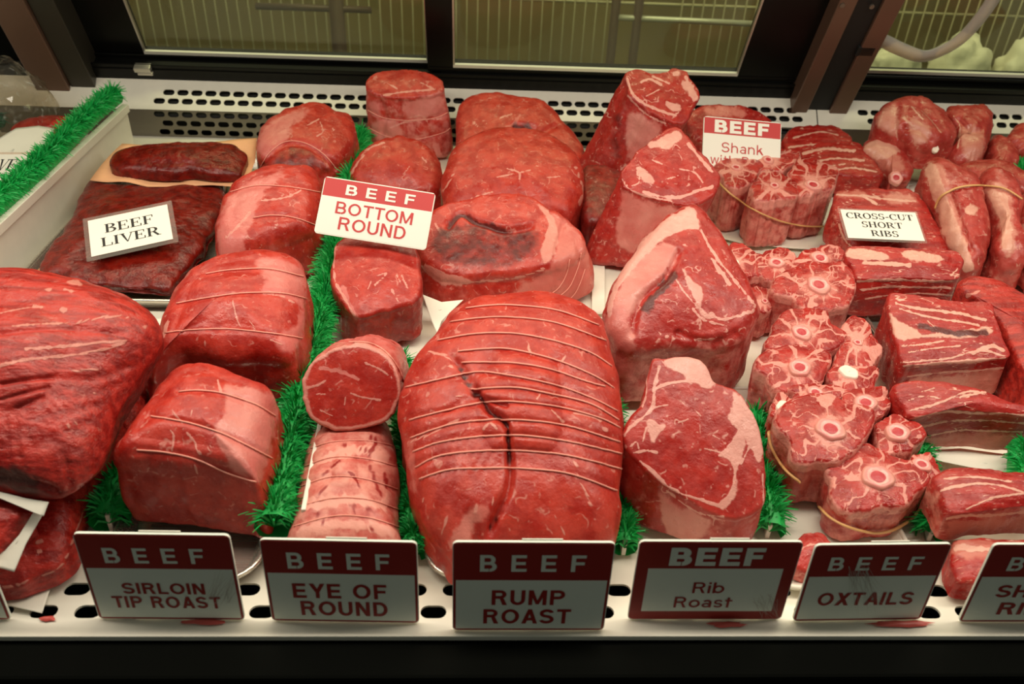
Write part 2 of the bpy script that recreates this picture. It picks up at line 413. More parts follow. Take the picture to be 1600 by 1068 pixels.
    for w, pts in fat: stroke(0, w, pts)
    for pts in fatp: poly(0, pts)
    for pts in memp: poly(1, pts, 9.)
    for pts in darkp: poly(2, pts, 12.)
    if len(darkp): A[:, 2] *= .66 + .22 * nA
    for w, pts in mems: stroke(1, w, pts)
    for w, pts in darks: stroke(2, w, pts)
    if rays:   # oxtail: fat spokes round the bone, lean lobes between
        (bx, by), nray, sq = rays; rnd = random.Random(seed)
        rx = px[:, 0] - bx; ry = (px[:, 1] - by) * sq; rad_ = np.hypot(rx, ry); an = np.arctan2(ry, rx)
        an = an + .35 * vnoise(np.stack([rad_ / 14, an * 1.5, an * 0 + seed], 1), seed)
        f = np.zeros(len(V)); a0 = rnd.random() * 6
        for k in range(nray):
            a = a0 + 2 * math.pi * (k + rnd.uniform(-.25, .25)) / nray
            da = np.abs((an - a + math.pi) % (2 * math.pi) - math.pi)
            f = np.maximum(f, np.clip(1.35 - da * np.maximum(rad_, 4) / rnd.uniform(1.2, 4.2) * (1 + .5 * nA), 0, .9))
        mr = np.percentile(rad_[tt < .02], 60)
        f = np.maximum(f, np.clip(1.4 - rad_ / (mr * (.56 + .2 * nA)), 0, 1))
        ridg = np.clip(1.5 - np.abs(vnoise(pn * .75, 21)) / .10, 0, 1) * (rad_ > mr * .45); f = np.maximum(f, ridg * .62)
        A[:, 1] = np.maximum(A[:, 1], np.clip(1.25 - rad_ / (mr * .9), 0, .62) * (tt < .02)); f = f * (tt < .02)
        A[:, 0] = np.maximum(A[:, 0], f); A[:, 0] = np.maximum(A[:, 0], np.clip(1.15 - (1 - rr) / .10, 0, 1) * (tt < .12) * .62)
    # faces
    i = np.arange(R - 1)[:, None] * N; j = np.arange(N)[None]; j2 = (j + 1) % N
    Q = np.stack([i + j, i + N + j, i + N + j2, i + j2], -1).reshape(-1, 4)
    top = len(V); bot = top + 1
    V = np.concatenate([V, [V[:N].mean(0)], [V[-N:].mean(0)]]); A = np.concatenate([A, [A[:N].mean(0)], [A[-N:].mean(0)]])
    jj = np.arange(N); T = np.concatenate([np.stack([np.full(N, top), jj, (jj + 1) % N], -1), np.stack([np.full(N, bot), (R - 1) * N + (jj + 1) % N, (R - 1) * N + jj], -1)])
    # outward winding
    e = np.cross(V[Q[0, 1]] - V[Q[0, 0]], V[Q[0, 3]] - V[Q[0, 0]])
    if e @ n < 0: Q = Q[:, ::-1]; T = T[:, ::-1]
    org = np.array([V[:, 0].mean(), V[:, 1].mean(), V[:, 2].min()])
    m = mesh_np(name, V - org, Q, mat or M_lean, True, T)
    a = m.attributes.new('pig', 'FLOAT_COLOR', 'POINT'); a.data.foreach_set('color', A.astype(np.float32).ravel())
    ob = link(name, m, parent, org if parent is None else Vector(org) - parent.location, label, cat, group)
    bv = BVHTree.FromPolygons([tuple(x) for x in V.tolist()], Q.tolist() + T.tolist())
    key = key or len(REG); REG[key] = dict(ob=ob, bv=bv, c=c, n=n, q=q, top=hr + dome); BV[key] = bv
    for s in strs: twine(ob, [bv], s, srad)
    for (bx, by, br, white) in bones:
        bone(ob, bx, by, br, white, [bv])
    return ob
def cast(bvs, px, py):
    r = Vector(ray(px, py)).normalized(); best = None
    for b in bvs:
        h, nn, _, dd = b.ray_cast(Vector(CAM), r)
        if h is not None and (best is None or dd < best[2]): best = (h, nn if nn.dot(r) < 0 else -nn, dd)
    return best
def on_surface(bvs, pl, lift):
    pts = []
    for a, b in pl:
        h = cast(bvs, a, b)
        if h: pts.append((h[0], h[0] + h[1] * lift))
    return pts
def twine(par, bvs, pl, r):
    pts = [p[1] for p in on_surface(bvs, pl, r * .8)]
    if len(pts) < 6: return
    mb = MB(); mb.tube(pts, r, 6)
    o = link('string', mb.mesh('string', M_twine, True, origin=par.location), par)
def bone(par, bx, by, br, white, bvs):
    h = cast(bvs, bx, by)
    if not h: return
    c, nn, dist = h
    R = br * dist * .96 / F
    nn = (nn + Vector((0, -.2, .9))).normalized()
    V = []; Fq = []; NS = 28; rnd = random.Random(int(bx * 13 + by)); ph = rnd.random() * 6
    prof = [(0.02, .0022), (.3, .0022), (.5, .0020), (.62, .0030), (.85, .0030), (.97, .0018), (1.0, -.006)]
    for rr, z in prof:
        for k in range(NS):
            a = 2 * math.pi * k / NS; w = 1 + .09 * math.sin(2 * a + ph) + .05 * math.sin(5 * a + ph * 2)
            V.append((rr * R * w * math.cos(a), rr * R * w * math.sin(a), z * min(1, R / .012)))
    sc = .012 / R     # the ring pattern is drawn for a 12 mm bone
    for i in range(len(prof) - 1):
        for k in range(NS): Fq.append((i * NS + k, (i + 1) * NS + k, (i + 1) * NS + (k + 1) % NS, i * NS + (k + 1) % NS)[::-1])
    V.append((0, 0, .0022 * min(1, R / .012))); T = [(len(V) - 1, k, (k + 1) % NS) for k in range(NS)]
    V = [(x * sc, y * sc, z * sc) for x, y, z in V]
    m = mesh_np('bone', V, Fq, M_whitebone if white else M_bone, True, T)
    o = link('bone', m, par); o.location = Vector(c) - par.location; o.scale = (1 / sc,) * 3
    o.rotation_euler = nn.to_track_quat('Z', 'Y').to_euler()
    o['label'] = 'round white bone end' if white else 'pale ringed bone'
    if not white:
        mb = MB(); n = 20
        mb.add([(math.cos(2 * math.pi * k / n) * .0052 * (1 + .1 * math.sin(2 * 2 * math.pi * k / n + ph)), math.sin(2 * math.pi * k / n) * .0052, .0023 * min(1, R / .012) * sc) for k in range(n)] + [(0, 0, .0034 * min(1, R / .012) * sc)], [(k, (k + 1) % n, n) for k in range(n)])
        q = link('marrow', mb.mesh('marrow', M_marrow, True), o); q['label'] = 'red marrow'

# ------------------------------------------------------------------ setting: room behind and below
fl = MB().box((-4, -3, -.95), (4, 5, -.93)).build('floor', plain('dark_floor', (60, 56, 50), .6), kind='structure')
bw = MB().box((-3, 3.0, -.93), (3, 3.05, 2.4)).build('wall_back', M_olive, kind='structure')

# ------------------------------------------------------------------ display case
TL = math.radians(24)      # the rear doors lean towards the shopper
YB, ZB = 1.078, .09
MT = Matrix.Translation((0, YB, ZB)) @ Matrix.Rotation(TL, 4, 'X')     # local: x along case, z up the door plane, y = behind
nT = np.array((MT.to_3x3() @ Vector((0, -1, 0)))[:])
def PT(px, py, off=0.0):
    q = np.array((MT @ Vector((0, off, 0)))[:]); w = PP(px, py, q, nT); l = MT.inverted() @ Vector(w); return l.x, l.z

case = empty('display_case', (0, .5, 0), 'refrigerated glass-door butcher display case with white perforated deck and black front', 'display case')
case_inv = Vector((0, .5, 0))
def cpart(mb, name, mat, bevel=0, smooth=False, label=None, parent=case):
    o = mb.build(name, mat, parent, smooth, bevel, origin=None)
    o.location = -case_inv if parent is case else Vector((0, 0, 0))
    if label: o['label'] = label
    return o
def perforated(M, x0, x1, z0, z1, rows, sl_len, sl_h, th, mb):
    """sheet in local (x, z) with staggered slot holes; rows = (z centre, x offset, pitch, xa, xb)"""
    def q(x, z, y=0): return M @ Vector((x, y, z))
    def rect(a, b, c, d):
        if b - a > 1e-5 and d - c > 1e-5: mb.add([q(a, c), q(b, c), q(b, d), q(a, d)], [(0, 1, 2, 3)])
    zc = z0
    for (z, off, pitch, xa, xb) in sorted(rows):
        h = sl_h * .5 + .0012
        rect(x0, x1, zc, z - h)
        xs = xa + off; cells = []
        while xs + pitch <= xb: cells.append(xs); xs += pitch
        rect(x0, cells[0], z - h, z + h); rect(cells[-1] + pitch, x1, z - h, z + h)
        for cx in cells:
            m = cx + pitch / 2; r = sl_h / 2; a = sl_len / 2 - r
            inner = []; NA = 8
            for k in range(NA + 1): t = -math.pi / 2 + math.pi * k / NA; inner.append((m + a + r * math.cos(t), z + r * math.sin(t)))
            for k in range(NA + 1): t = math.pi / 2 + math.pi * k / NA; inner.append((m - a + r * math.cos(t), z + r * math.sin(t)))
            outer = []
            for (x, zz) in inner:
                sx = 1 if x >= m else -1; ux = abs(x - m) - a; uz = zz - z; kk = 1 / max(abs(ux), abs(uz), 1e-9)
                outer.append((m + sx * (a + (pitch / 2 - a) * abs(ux) * kk), z + h * uz * kk))
            # square the corners
            n = len(inner); vi = [q(*p) for p in inner]; vo = [q(*p) for p in outer]; vb = [q(p[0], p[1], th) for p in inner]
            mb.add(vi + vo + vb, [(i, i + n, (i + 1) % n + n, (i + 1) % n) for i in range(n)] + [(i, (i + 1) % n, (i + 1) % n + 2 * n, i + 2 * n) for i in range(n)])
        zc = z + h
    rect(x0, x1, zc, z1)
IX = Matrix.Identity(4)
# deck with a row of drain slots along the front lip
mb = MB(); Mdeck = Matrix.Rotation(-math.pi / 2, 4, 'X') @ Matrix.Scale(-1, 4, (0, 0, 1))
Mdeck = Matrix(((1, 0, 0, 0), (0, 0, 1, 0), (0, -1, 0, 0), (0, 0, 0, 1)))     # local z -> world y, local y -> down
perforated(Mdeck, -1.25, 1.25, -.010, 1.035, [(.012, .0, .034, -1.1, 1.1), (.034, .017, .034, -1.1, 1.1)], .021, .0125, .002, mb)
cpart(mb, 'deck', M_deck)
mb = MB().box((-1.25, -.012, -.004), (1.25, -.0095, .0012)); cpart(mb, 'front_lip', M_deck, .0004)
mb = MB().box((-1.25, .0, -.06), (1.25, 1.3, -.055)).box((-1.25, -.009, -.06), (1.25, -.0085, -.005)); cpart(mb, 'slot_backing', M_void)  # black sheets added under the deck so its slots look dark
mb = MB().box((-1.25, -.045, -.05), (1.25, -.013, -.004)); cpart(mb, 'bumper_rail', M_black, .003, label='black rounded rail along the front edge')
mb = MB().box((-1.25, -.040, -.9), (1.25, -.016, -.056)); cpart(mb, 'front_fascia', M_black, .002)
# rear perforated upstand and sloping air grille
Mv = Matrix.Translation((0, 1.032, 0))
mb = MB(); pt = .0243
perforated(Mv, -1.25, 1.25, 0, .049, [(.041, .0, pt, -.605, .60), (.025, .012, pt, -.605, .60), (.009, .004, pt, -.605, .60)], .0190, .0100, .002, mb)
cpart(mb, 'rear_upstand', M_grey)
Ms = Matrix.Translation((0, 1.032, .049)) @ Matrix.Rotation(math.radians(-47), 4, 'X')
mb = MB()
perforated(Ms, -1.25, .585, 0, .062, [(.017, .0, pt, -.605, .57), (.034, .015, pt, -.605, .57)], .0200, .0112, .002, mb)
cpart(mb, 'air_grille', M_ledge)
mb = MB()
perforated(Ms, .587, 1.25, 0, .062, [(.017, .017, pt, .66, 1.2), (.034, .0, pt, .66, 1.2)], .0200, .0112, .002, mb)
cpart(mb, 'air_grille', M_ledge)
mb = MB().box((-1.25, .012, -.006), (1.25, .014, .05), Ms).box((-1.25, 1.05, -.05), (1.25, 1.06, .03)); cpart(mb, 'grille_backing', M_void)  # black plates added behind grille and upstand to keep their slots dark
# black sill under the sliding doors (two tracks)
mb = MB().box((-1.25, -.004, -.004), (1.25, .05, .022), MT).box((-1.25, -.002, .022), (1.25, .002, .030), MT).box((-1.25, .0235, .022), (1.25, .0265, .030), MT)
cpart(mb, 'door_sill', M_blackgl, .001)
# posts
def post(pxl, pxr, name, label):
    x0 = PT(*pxl)[0]; x1 = PT(*pxr)[0]
    return x0, x1
zt = .55
xl0, xl1, xl2 = PT(52, 100)[0], PT(100, 90)[0], PT(138, 90)[0]
o = cpart(MB().box((xl0, -.03, -.12), (xl1 - .001, .04, zt), MT), 'post', M_bronze, .002, label='left brown-tinted steel post')
cpart(MB().box((xl1, -.022, -.12), (xl2, .04, zt), MT), 'post_flange', M_flange, .001)
cpart(MB().box((-1.25, .0, -.02), (xl0 - .001, .03, zt), MT), 'end_panel', M_black)
xr0, xr1, xr2, xr3 = PT(1256, 100)[0], PT(1283, 100)[0], PT(1318, 100)[0], PT(1348, 100)[0]
o = cpart(MB().box((xr0, -.03, -.09), (xr1 - .001, .04, zt), MT), 'post', M_bronze, .002, label='right brown-tinted steel post, left half')
cpart(MB().box((xr1, -.024, -.09), (xr2, .04, zt), MT), 'post_gap_strip', M_rubber)  # black strip filling the gap between the post halves
o = cpart(MB().box((xr2 + .001, -.03, -.09), (xr3, .04, zt), MT), 'post', M_bronze, .002, label='right brown-tinted steel post, right half')
for (a, b) in ((1316, 8), (1362, 10)):
    x, z = PT(a, b, -.03)
    cpart(MB().tube([MT @ Vector((x, -.0295, z)), MT @ Vector((x, -.032, z))], .004, 12), 'screw', M_grey)
# sliding doors
def door(label, l, r, gl, gb, off, railb, stile_r):
    """l,r: frame x; gl=(glass x0,x1); gb: glass bottom; railb: bottom of rail"""
    d = empty('sliding_door', (0, 0, 0), label, 'sliding door', 'sliding rear doors of the meat case')
    M = MT @ Matrix.Translation((0, off, 0))
    x0, x1 = gl
    mb = MB().box((l, 0, railb), (r, .018, gb - .0005), M).box((l, 0, gb), (x0, .018, zt), M).box((x1, 0, gb), (r, .018, zt), M)
    base = M @ Vector(((l + r) / 2, 0, railb)); d.location = base
    def pt_(m, n, mat, bev=0):
        o = m.build(n, mat, d, False, bev); o.location = -base; return o
    pt_(mb, 'frame', M_blackgl, .001)
    pt_(MB().box((x0, -.001, gb), (x1, .004, gb + .0065), M), 'bottom_strip', M_alum)
    pt_(MB().box((x0, -.001, gb + .0065), (x0 + .003, .004, zt), M).box((x1 - .003, -.001, gb + .0065), (x1, .004, zt), M), 'glass_trim', M_steel)
    pt_(MB().box((x0 + .003, .006, gb + .0065), (x1 - .003, .009, zt), M), 'glass_pane', M_glass)
    return d
gx0, gz = PT(226, 84, .028); gx1, _ = PT(669, 88, .028); dl, _ = PT(150, 100, .028)
door('left sliding glass door with black frame, behind the liver tray', PT(152, 100, .028)[0], PT(690, 90, .028)[0], (gx0, gx1), gz, .028, .0315, 0)
hx0, hz = PT(708, 105, .004); hx1, _ = PT(1153, 116, .004)
door('middle sliding glass door with black frame, behind the rump and rib roasts', PT(668, 100, .004)[0], PT(1252, 110, .004)[0], (hx0, hx1), hz, .004, .031, 0)
kx0, kz = PT(1342, 113, .028)
door('right sliding glass door with black frame, beyond the steel post', xr3 + .002, 1.2, (kx0, 1.17), kz, .028, .032, 0)
# small door catch
x, z = PT(224, 103, .0); mb = MB().box((x - .014, -.012, z - .005), (x + .014, .003, z + .004), MT); mb.box((x - .010, -.012, z - .011), (x + .016, -.004, z - .006), MT)
cpart(mb, 'door_catch', M_steel, .001)
x, z = PT(1332, 131, .0); mb = MB().box((x - .006, -.012, z - .005), (x + .006, .003, z + .005), MT); cpart(mb, 'door_catch', M_alum, .001)

# ------------------------------------------------------------------ kitchen seen through the doors
rk = empty('wire_rack', (0, 1.75, -.93), 'white wire rack of upright rods behind the sliding doors', 'rack')
def rpart(mb, n, mat, smooth=True):
    o = mb.build(n, mat, rk, smooth); o.location = -Vector(rk.location); return o
mb = MB(); k = 0
for i in range(110):
    x = -1.35 + i * .0268
    if -.17 < x < -.13 or .33 < x < .45: continue
    mb.tube([(x, 1.75, -.35), (x, 1.75, .42)], .0021, 5)
rpart(mb, 'upright_rods', M_wire)
for z in (-.35, -.12, .10, .42):
    rpart(MB().tube([(-1.4, 1.756, z), (1.65, 1.756, z)], .004, 6), 'cross_rod', M_wire)
for x in (-1.42, 1.66):
    rpart(MB().tube([(x, 1.756, -.93), (x, 1.756, .6)], .012, 10), 'upright_post', M_pipe)
def pipe(pts, r, label):
    mb = MB().tube(pts, r, 12); o = pts[0]
    ob = mb.build('grey_pipe', M_pipe, None, True, origin=o, label=label, cat='pipe'); return ob
a = PY(955, 60, 1.68); b = PY(990, 60, 1.68)
fr = empty('pipe_stand', (a[0], 1.66, -.93), 'brown pipe stand with two uprights seen through the middle door', 'stand')
for i, x in enumerate((a[0], b[0])):
    o = MB().tube([(x, 1.66, -.93), (x, 1.66, .5)], .011, 12).build('upright', M_pipe, fr, True); o.location = -Vector(fr.location)
z1 = PY(960, 27, 1.66)[2]
o = MB().tube([(a[0], 1.66, z1), (PY(1180, 38, 1.66)[0], 1.66, z1 - .004)], .007, 12).build('rail', M_alum, fr, True); o.location = -Vector(fr.location)
c_ = PY(530, 40, 1.68); z2 = PY(530, 14, 1.66)[2]
fr = empty('pipe_stand', (c_[0], 1.66, -.93), 'brown pipe stand with one upright seen through the left door', 'stand')
o = MB().tube([(c_[0], 1.66, -.93), (c_[0], 1.66, .5)], .018, 12).build('upright', M_pipe, fr, True); o.location = -Vector(fr.location)
o = MB().tube([(PY(400, 12, 1.66)[0], 1.66, z2), (PY(580, 12, 1.66)[0], 1.66, z2)], .008, 12).build('rail', M_pipe, fr, True); o.location = -Vector(fr.location)
# work table with dark top in the kitchen
kt = empty('work_table', (0, 1.5, -.93), 'dark low work table behind the sliding doors', 'table')
for n, m_ in (('table_top', MB().box((-1.6, 1.34, -.075), (1.9, 1.64, -.045))),):
    o = m_.build(n, plain('grey_table_top', (70, 66, 50), .4), kt); o.location = -Vector(kt.location)
for x in (-1.5, 1.6):
    for y in (1.38, 1.58):
        o = MB().tube([(x, y, -.93), (x, y, -.075)], .02, 10).build('leg', M_pipe, kt, True); o.location = -Vector(kt.location)
# clear hose hanging behind the right door
x0, z0_ = PT(1345, 58, .012)
pts2 = [(1346, 58), (1375, 62), (1405, 76), (1440, 88), (1470, 80), (1500, 62), (1530, 30), (1556, -10), (1570, -60)]
sp_ = np.array([PT(a, b, -.02) for a, b in catmull(pts2, 50, False)]); tg = np.gradient(sp_, axis=0); tg /= np.linalg.norm(tg, axis=1)[:, None]
nr_ = np.stack([-tg[:, 1], tg[:, 0]], 1) * .0115; hs = MB(); vs = []
for (x, z), (u, w_) in zip(sp_, nr_):
    for y_, s_ in ((-.021, 1), (-.021, -1), (-.018, -1), (-.018, 1)): vs.append(MT @ Vector((x + u * s_, y_, z + w_ * s_)))
hs.add(vs, [(i * 4 + k, i * 4 + (k + 1) % 4, i * 4 + 4 + (k + 1) % 4, i * 4 + 4 + k) for i in range(49) for k in range(4)])
hs.build('plastic_strap', M_strap, None, True, origin=vs[0], label='clear pinkish plastic strap curving across the right door glass', cat='strap')
cpart(MB().box((x0 - .018, -.03, z0_ - .006), (x0 + .012, .002, z0_ + .012), MT), 'strap_bracket', M_rubber, .001)

# ------------------------------------------------------------------ grass dividers
def fringe(name, pts, wid, hgt, mat, parent, seed, dens=9000, lean=0.0):
    """tufted plastic grass along a 3-D line (world coords)"""
    rnd = np.random.RandomState(seed)
    pts = catmull(pts, 200, False); seg = np.linalg.norm(np.diff(pts, axis=0), axis=1); Ltot = seg.sum()
    n = int(dens * Ltot); t = rnd.rand(n) * 199; i = np.minimum(t.astype(int), 198); f = (t - i)[:, None]
    base = pts[i] * (1 - f) + pts[i + 1] * f
    tuft = .66 + .34 * np.sin(t / 199 * Ltot / .028 * math.pi) ** 2
    ang = rnd.uniform(-1.75, 1.75, n) + lean
    out = np.stack([np.sin(ang), rnd.normal(0, .35, n), np.maximum(np.cos(ang), -.25)], 1); out /= np.linalg.norm(out, axis=1)[:, None]
    Ln = rnd.uniform(.55, 1.0, n) * tuft
    sc = np.stack([np.full(n, wid), np.full(n, .5 * (wid + hgt)), np.full(n, hgt)], 1)
    tip = base + out * sc * Ln[:, None]
    mid = base + out * sc * (Ln * .58)[:, None] + np.stack([0 * t, 0 * t, .14 * hgt * np.ones(n)], 1)
    sidev = np.cross(out, rnd.normal(size=(n, 3))); sidev /= np.linalg.norm(sidev, axis=1)[:, None]; w = .0009
    V = np.stack([base - sidev * w, base + sidev * w, mid - sidev * w, mid + sidev * w, tip - sidev * w * .35, tip + sidev * w * .35], 1).reshape(-1, 3)
    V[:, 2] = np.maximum(V[:, 2], .0015)
    k = np.arange(n)[:, None] * 6
    Q = np.concatenate([k + np.array([0, 1, 3, 2]), k + np.array([2, 3, 5, 4])])
    # dense heart of the fringe
    mb = MB(); mb.tube([tuple(p) for p in pts[::6]] + [tuple(pts[-1])], min(wid, hgt) * .5, 10)
    cv = np.array(mb.v); k0 = len(V); V = np.concatenate([V, cv]); cq = [[x + k0 for x in f] for f in mb.f if len(f) == 4]
    Q = np.concatenate([Q, np.array(cq)])
    m = mesh_np(name, V - np.array(parent.location[:]), Q, mat, False)
    o = link(name, m, parent); o['kind'] = 'stuff'; return o
def divider(label, x, y0, y1, h, th, wid, hgt, fz, dx, seed, xb=None, mat=None, pmat=None, lip=True, lean=0.0, yf=None, py1=None):
    """upright panel running back along the deck, with grass on its top or flank"""
    xb = x if xb is None else xb
    d = empty('grass_divider', ((x + xb) / 2, (y0 + y1) / 2, 0), label, 'divider', 'plastic grass dividers between the meats')
    v = []
    a = Vector((x, y0, 0)); b = Vector((xb, y1, 0))
    if py1: b = a + (b - a) * ((py1 - y0) / (y1 - y0))
    dr = (b - a).normalized(); sd = Vector((dr.y, -dr.x, 0)) * th / 2
    mb = MB(); z0 = .0015
    mb.add([a - sd + Vector((0, 0, z0)), a + sd + Vector((0, 0, z0)), b + sd + Vector((0, 0, z0)), b - sd + Vector((0, 0, z0)),
            a - sd + Vector((0, 0, h)), a + sd + Vector((0, 0, h)), b + sd + Vector((0, 0, h)), b - sd + Vector((0, 0, h))],
           [(0,3,2,1),(4,5,6,7),(0,1,5,4),(1,2,6,5),(2,3,7,6),(3,0,4,7)])
    if lip:
        s2 = sd * 2.6
        mb.add([a - sd + Vector((0, 0, h - .012)), a + s2 + Vector((0, 0, h - .012)), b + s2 + Vector((0, 0, h - .012)), b - sd + Vector((0, 0, h - .012)),
                a - sd + Vector((0, 0, h + .0005)), a + s2 + Vector((0, 0, h + .0005)), b + s2 + Vector((0, 0, h + .0005)), b - sd + Vector((0, 0, h + .0005))],
               [(0,3,2,1),(4,5,6,7),(0,1,5,4),(1,2,6,5),(2,3,7,6),(3,0,4,7)])
    o = mb.build('panel', pmat or M_white, d, False, .0008); o.location = -Vector(d.location)
    yy = yf if yf is not None else y0
    fringe('grass_fringe', [(x + dx + (xb - x) * t, yy + (y1 - yy) * t + (0), fz + .004 * math.sin(9 * t)) for t in np.linspace(0, 1, 8)], wid, hgt, mat or M_green, d, seed, lean=lean)
    return d
# label, x at front, y range, height, ...
DV = 'plastic grass dividers between the meats'
def dpx(label, pf, pb, z, seed, wid=.030, hgt=.030, h=.03, off=0.0, y1=None, **k):
    f = P(pf[0], pf[1], z); g = P(pb[0], pb[1], z); m = (g[0] - f[0]) / (g[1] - f[1]); y1 = y1 or g[1]
    x1 = f[0] + m * (y1 - f[1])
    return divider(label, f[0] + off, f[1], y1, h, .004, wid, hgt, z - hgt * .35, -off, seed, xb=x1 + off, lip=k.pop('lip', False), **k)
divider('tall white divider with green grass top, left of the liver tray', -.622, .30, .965, .080, .006, .027, .034, .090, -.012, 1, lip=True)
dpx('white divider with green grass running between sirloin roasts and eye of round', (425, 806), (564, 205), .052, 2, .033, .036, .060, .026, lip=False, py1=.27)
dpx('green grass divider between the big left roast and the sirloin tip roasts', (165, 800), (228, 612), .030, 3, .034, .036, .026)
dpx('green grass divider between the eye of round roll and the big rump roast', (648, 850), (625, 560), .022, 4, .026, .030, .02)
dpx('green grass divider between the rump roast and the rib roasts', (978, 842), (945, 560), .022, 5, .024, .030, .02)
dpx('green grass divider between the rib roasts and the oxtails', (1206, 815), (1180, 645), .024, 6, .030, .034, .02)
dpx('green grass divider between the oxtails and the short ribs', (1462, 820), (1450, 765), .022, 7, .028, .032, .02, y1=.22)
dpx('green grass divider at the right end in front of the short ribs', (1610, 745), (1602, 690), .040, 8, .026, .032, .03)
dpx('green grass divider at the right end beside the shanks', (1600, 285), (1585, 190), .05, 10, .03, .034, .04, y1=.97)
divider('dark teal grass divider in the left neighbouring section', -.83, .60, .95, .050, .004, .03, .03, .05, .0, 9, lip=False, mat=M_teal)

# ------------------------------------------------------------------ trays and paper
def tray(label, x0, x1, y0, y1, h, r, mat=M_tray, z=.0015, group='steel trays on the deck', name='metal_tray'):
    t = empty(name, ((x0 + x1) / 2, (y0 + y1) / 2, z), label, 'tray', group)
    def rr(ins, zz, n=8):
        o = []
        for cx, cy, a0 in ((x1 - r, y1 - r, 0), (x0 + r, y1 - r, 90), (x0 + r, y0 + r, 180), (x1 - r, y0 + r, 270)):
            for k in range(n + 1):
                a = math.radians(a0 + 90 * k / n); o.append((cx + (r - ins) * math.cos(a), cy + (r - ins) * math.sin(a), zz))
        return o
    mb = MB(); L = [rr(.010, z), rr(.008, z + .001), rr(.001, z + h - .001), rr(0, z + h)]
    V = [p for l in L for p in l]; n = len(L[0]); Fs = []
    for i in range(len(L) - 1):
        for k in range(n): Fs.append((i * n + k, i * n + (k + 1) % n, (i + 1) * n + (k + 1) % n, (i + 1) * n + k))
    L2 = [rr(.0022, z + h), rr(.010, z + .0022)]; b = len(V); V += [p for l in L2 for p in l]
    for k in range(n):
        Fs.append((3 * n + k, 3 * n + (k + 1) % n, b + (k + 1) % n, b + k)); Fs.append((b + k, b + (k + 1) % n, b + n + (k + 1) % n, b + n + k))
    Fs.append(tuple(range(n))[::-1]); Fs.append(tuple(b + n + k for k in range(n)))
    mb.add(V, Fs); o = mb.build('pan', mat, t, False, 0); o.location = -Vector(t.location)
    q = rr(-.001, z + h); mb = MB(); mb.tube(q + q[:2], .0024, 8); o = mb.build('rolled_rim', mat, t, True); o.location = -Vector(t.location)
    return t
tray('steel tray under the netted sirloin tip roasts', -.335, -.208, .030, .36, .012, .035)
tray('steel tray under the big netted rump roast', -.070, .085, .038, .40, .010, .03)
tray('white tray under the front oxtails', .212, .352, .030, .30, .008, .03, M_white, group=None, name='plastic_tray')
tray('long steel tray holding the dark beef liver', -.600, -.352, .450, .90, .016, .03, group=None)
tray('steel tray beneath the short ribs at the right edge', .46, .66, .30, .56, .010, .03)

def sheet(label, out, lip, tilt=0, yaw=0, mat=M_paper, curl=.002, seed=0, name='butcher_paper', group=None, th=.0005, cat='paper'):
    q, n = frame(lip, tilt, yaw); o2 = np.array([PP(a, b, q, n) for a, b in out]); c = o2.mean(0)
    N = 10; ed = []
    for k in range(len(o2)):
        for t in np.linspace(0, 1, N, endpoint=False): ed.append(o2[k] * (1 - t) + o2[(k + 1) % len(o2)] * t)
    ed = np.array(ed); M_ = len(ed); rows = [c + (ed - c) * s for s in np.linspace(.05, 1, 9)]
    V = np.concatenate(rows); V = V + n * (vnoise(V * 28, seed + 3) * curl)[:, None]
    V[:, 2] = np.maximum(V[:, 2], .002)
    V2 = V - n * th; i = np.arange(8)[:, None] * M_; j = np.arange(M_)[None]; j2 = (j + 1) % M_
    Q = np.stack([i + j, i + M_ + j, i + M_ + j2, i + j2], -1).reshape(-1, 4); K = len(V)
    E_ = np.stack([8 * M_ + j, 8 * M_ + j + K, 8 * M_ + j2 + K, 8 * M_ + j2], -1).reshape(-1, 4)
    T = [(0, k, k + 1) for k in range(1, M_ - 1)]
    org = V.mean(0); Q2 = Q[:, ::-1] + K; T2 = [(a + K, c_ + K, b + K) for a, b, c_ in T]
    e = np.cross(V[Q[0, 1]] - V[Q[0, 0]], V[Q[0, 3]] - V[Q[0, 0]])
    m = mesh_np(name, np.concatenate([V, V2]) - org, np.concatenate([Q, Q2, E_]), mat, True, T + T2)
    return link(name, m, None, org, label, cat, group)
def lz(base, lip):
    return PY(lip[0], lip[1], P(*base)[1])[2]
def LP(base, lip):            # lip point standing straight above a foot point on the deck
    return (lip[0], lip[1], lz(base, lip))

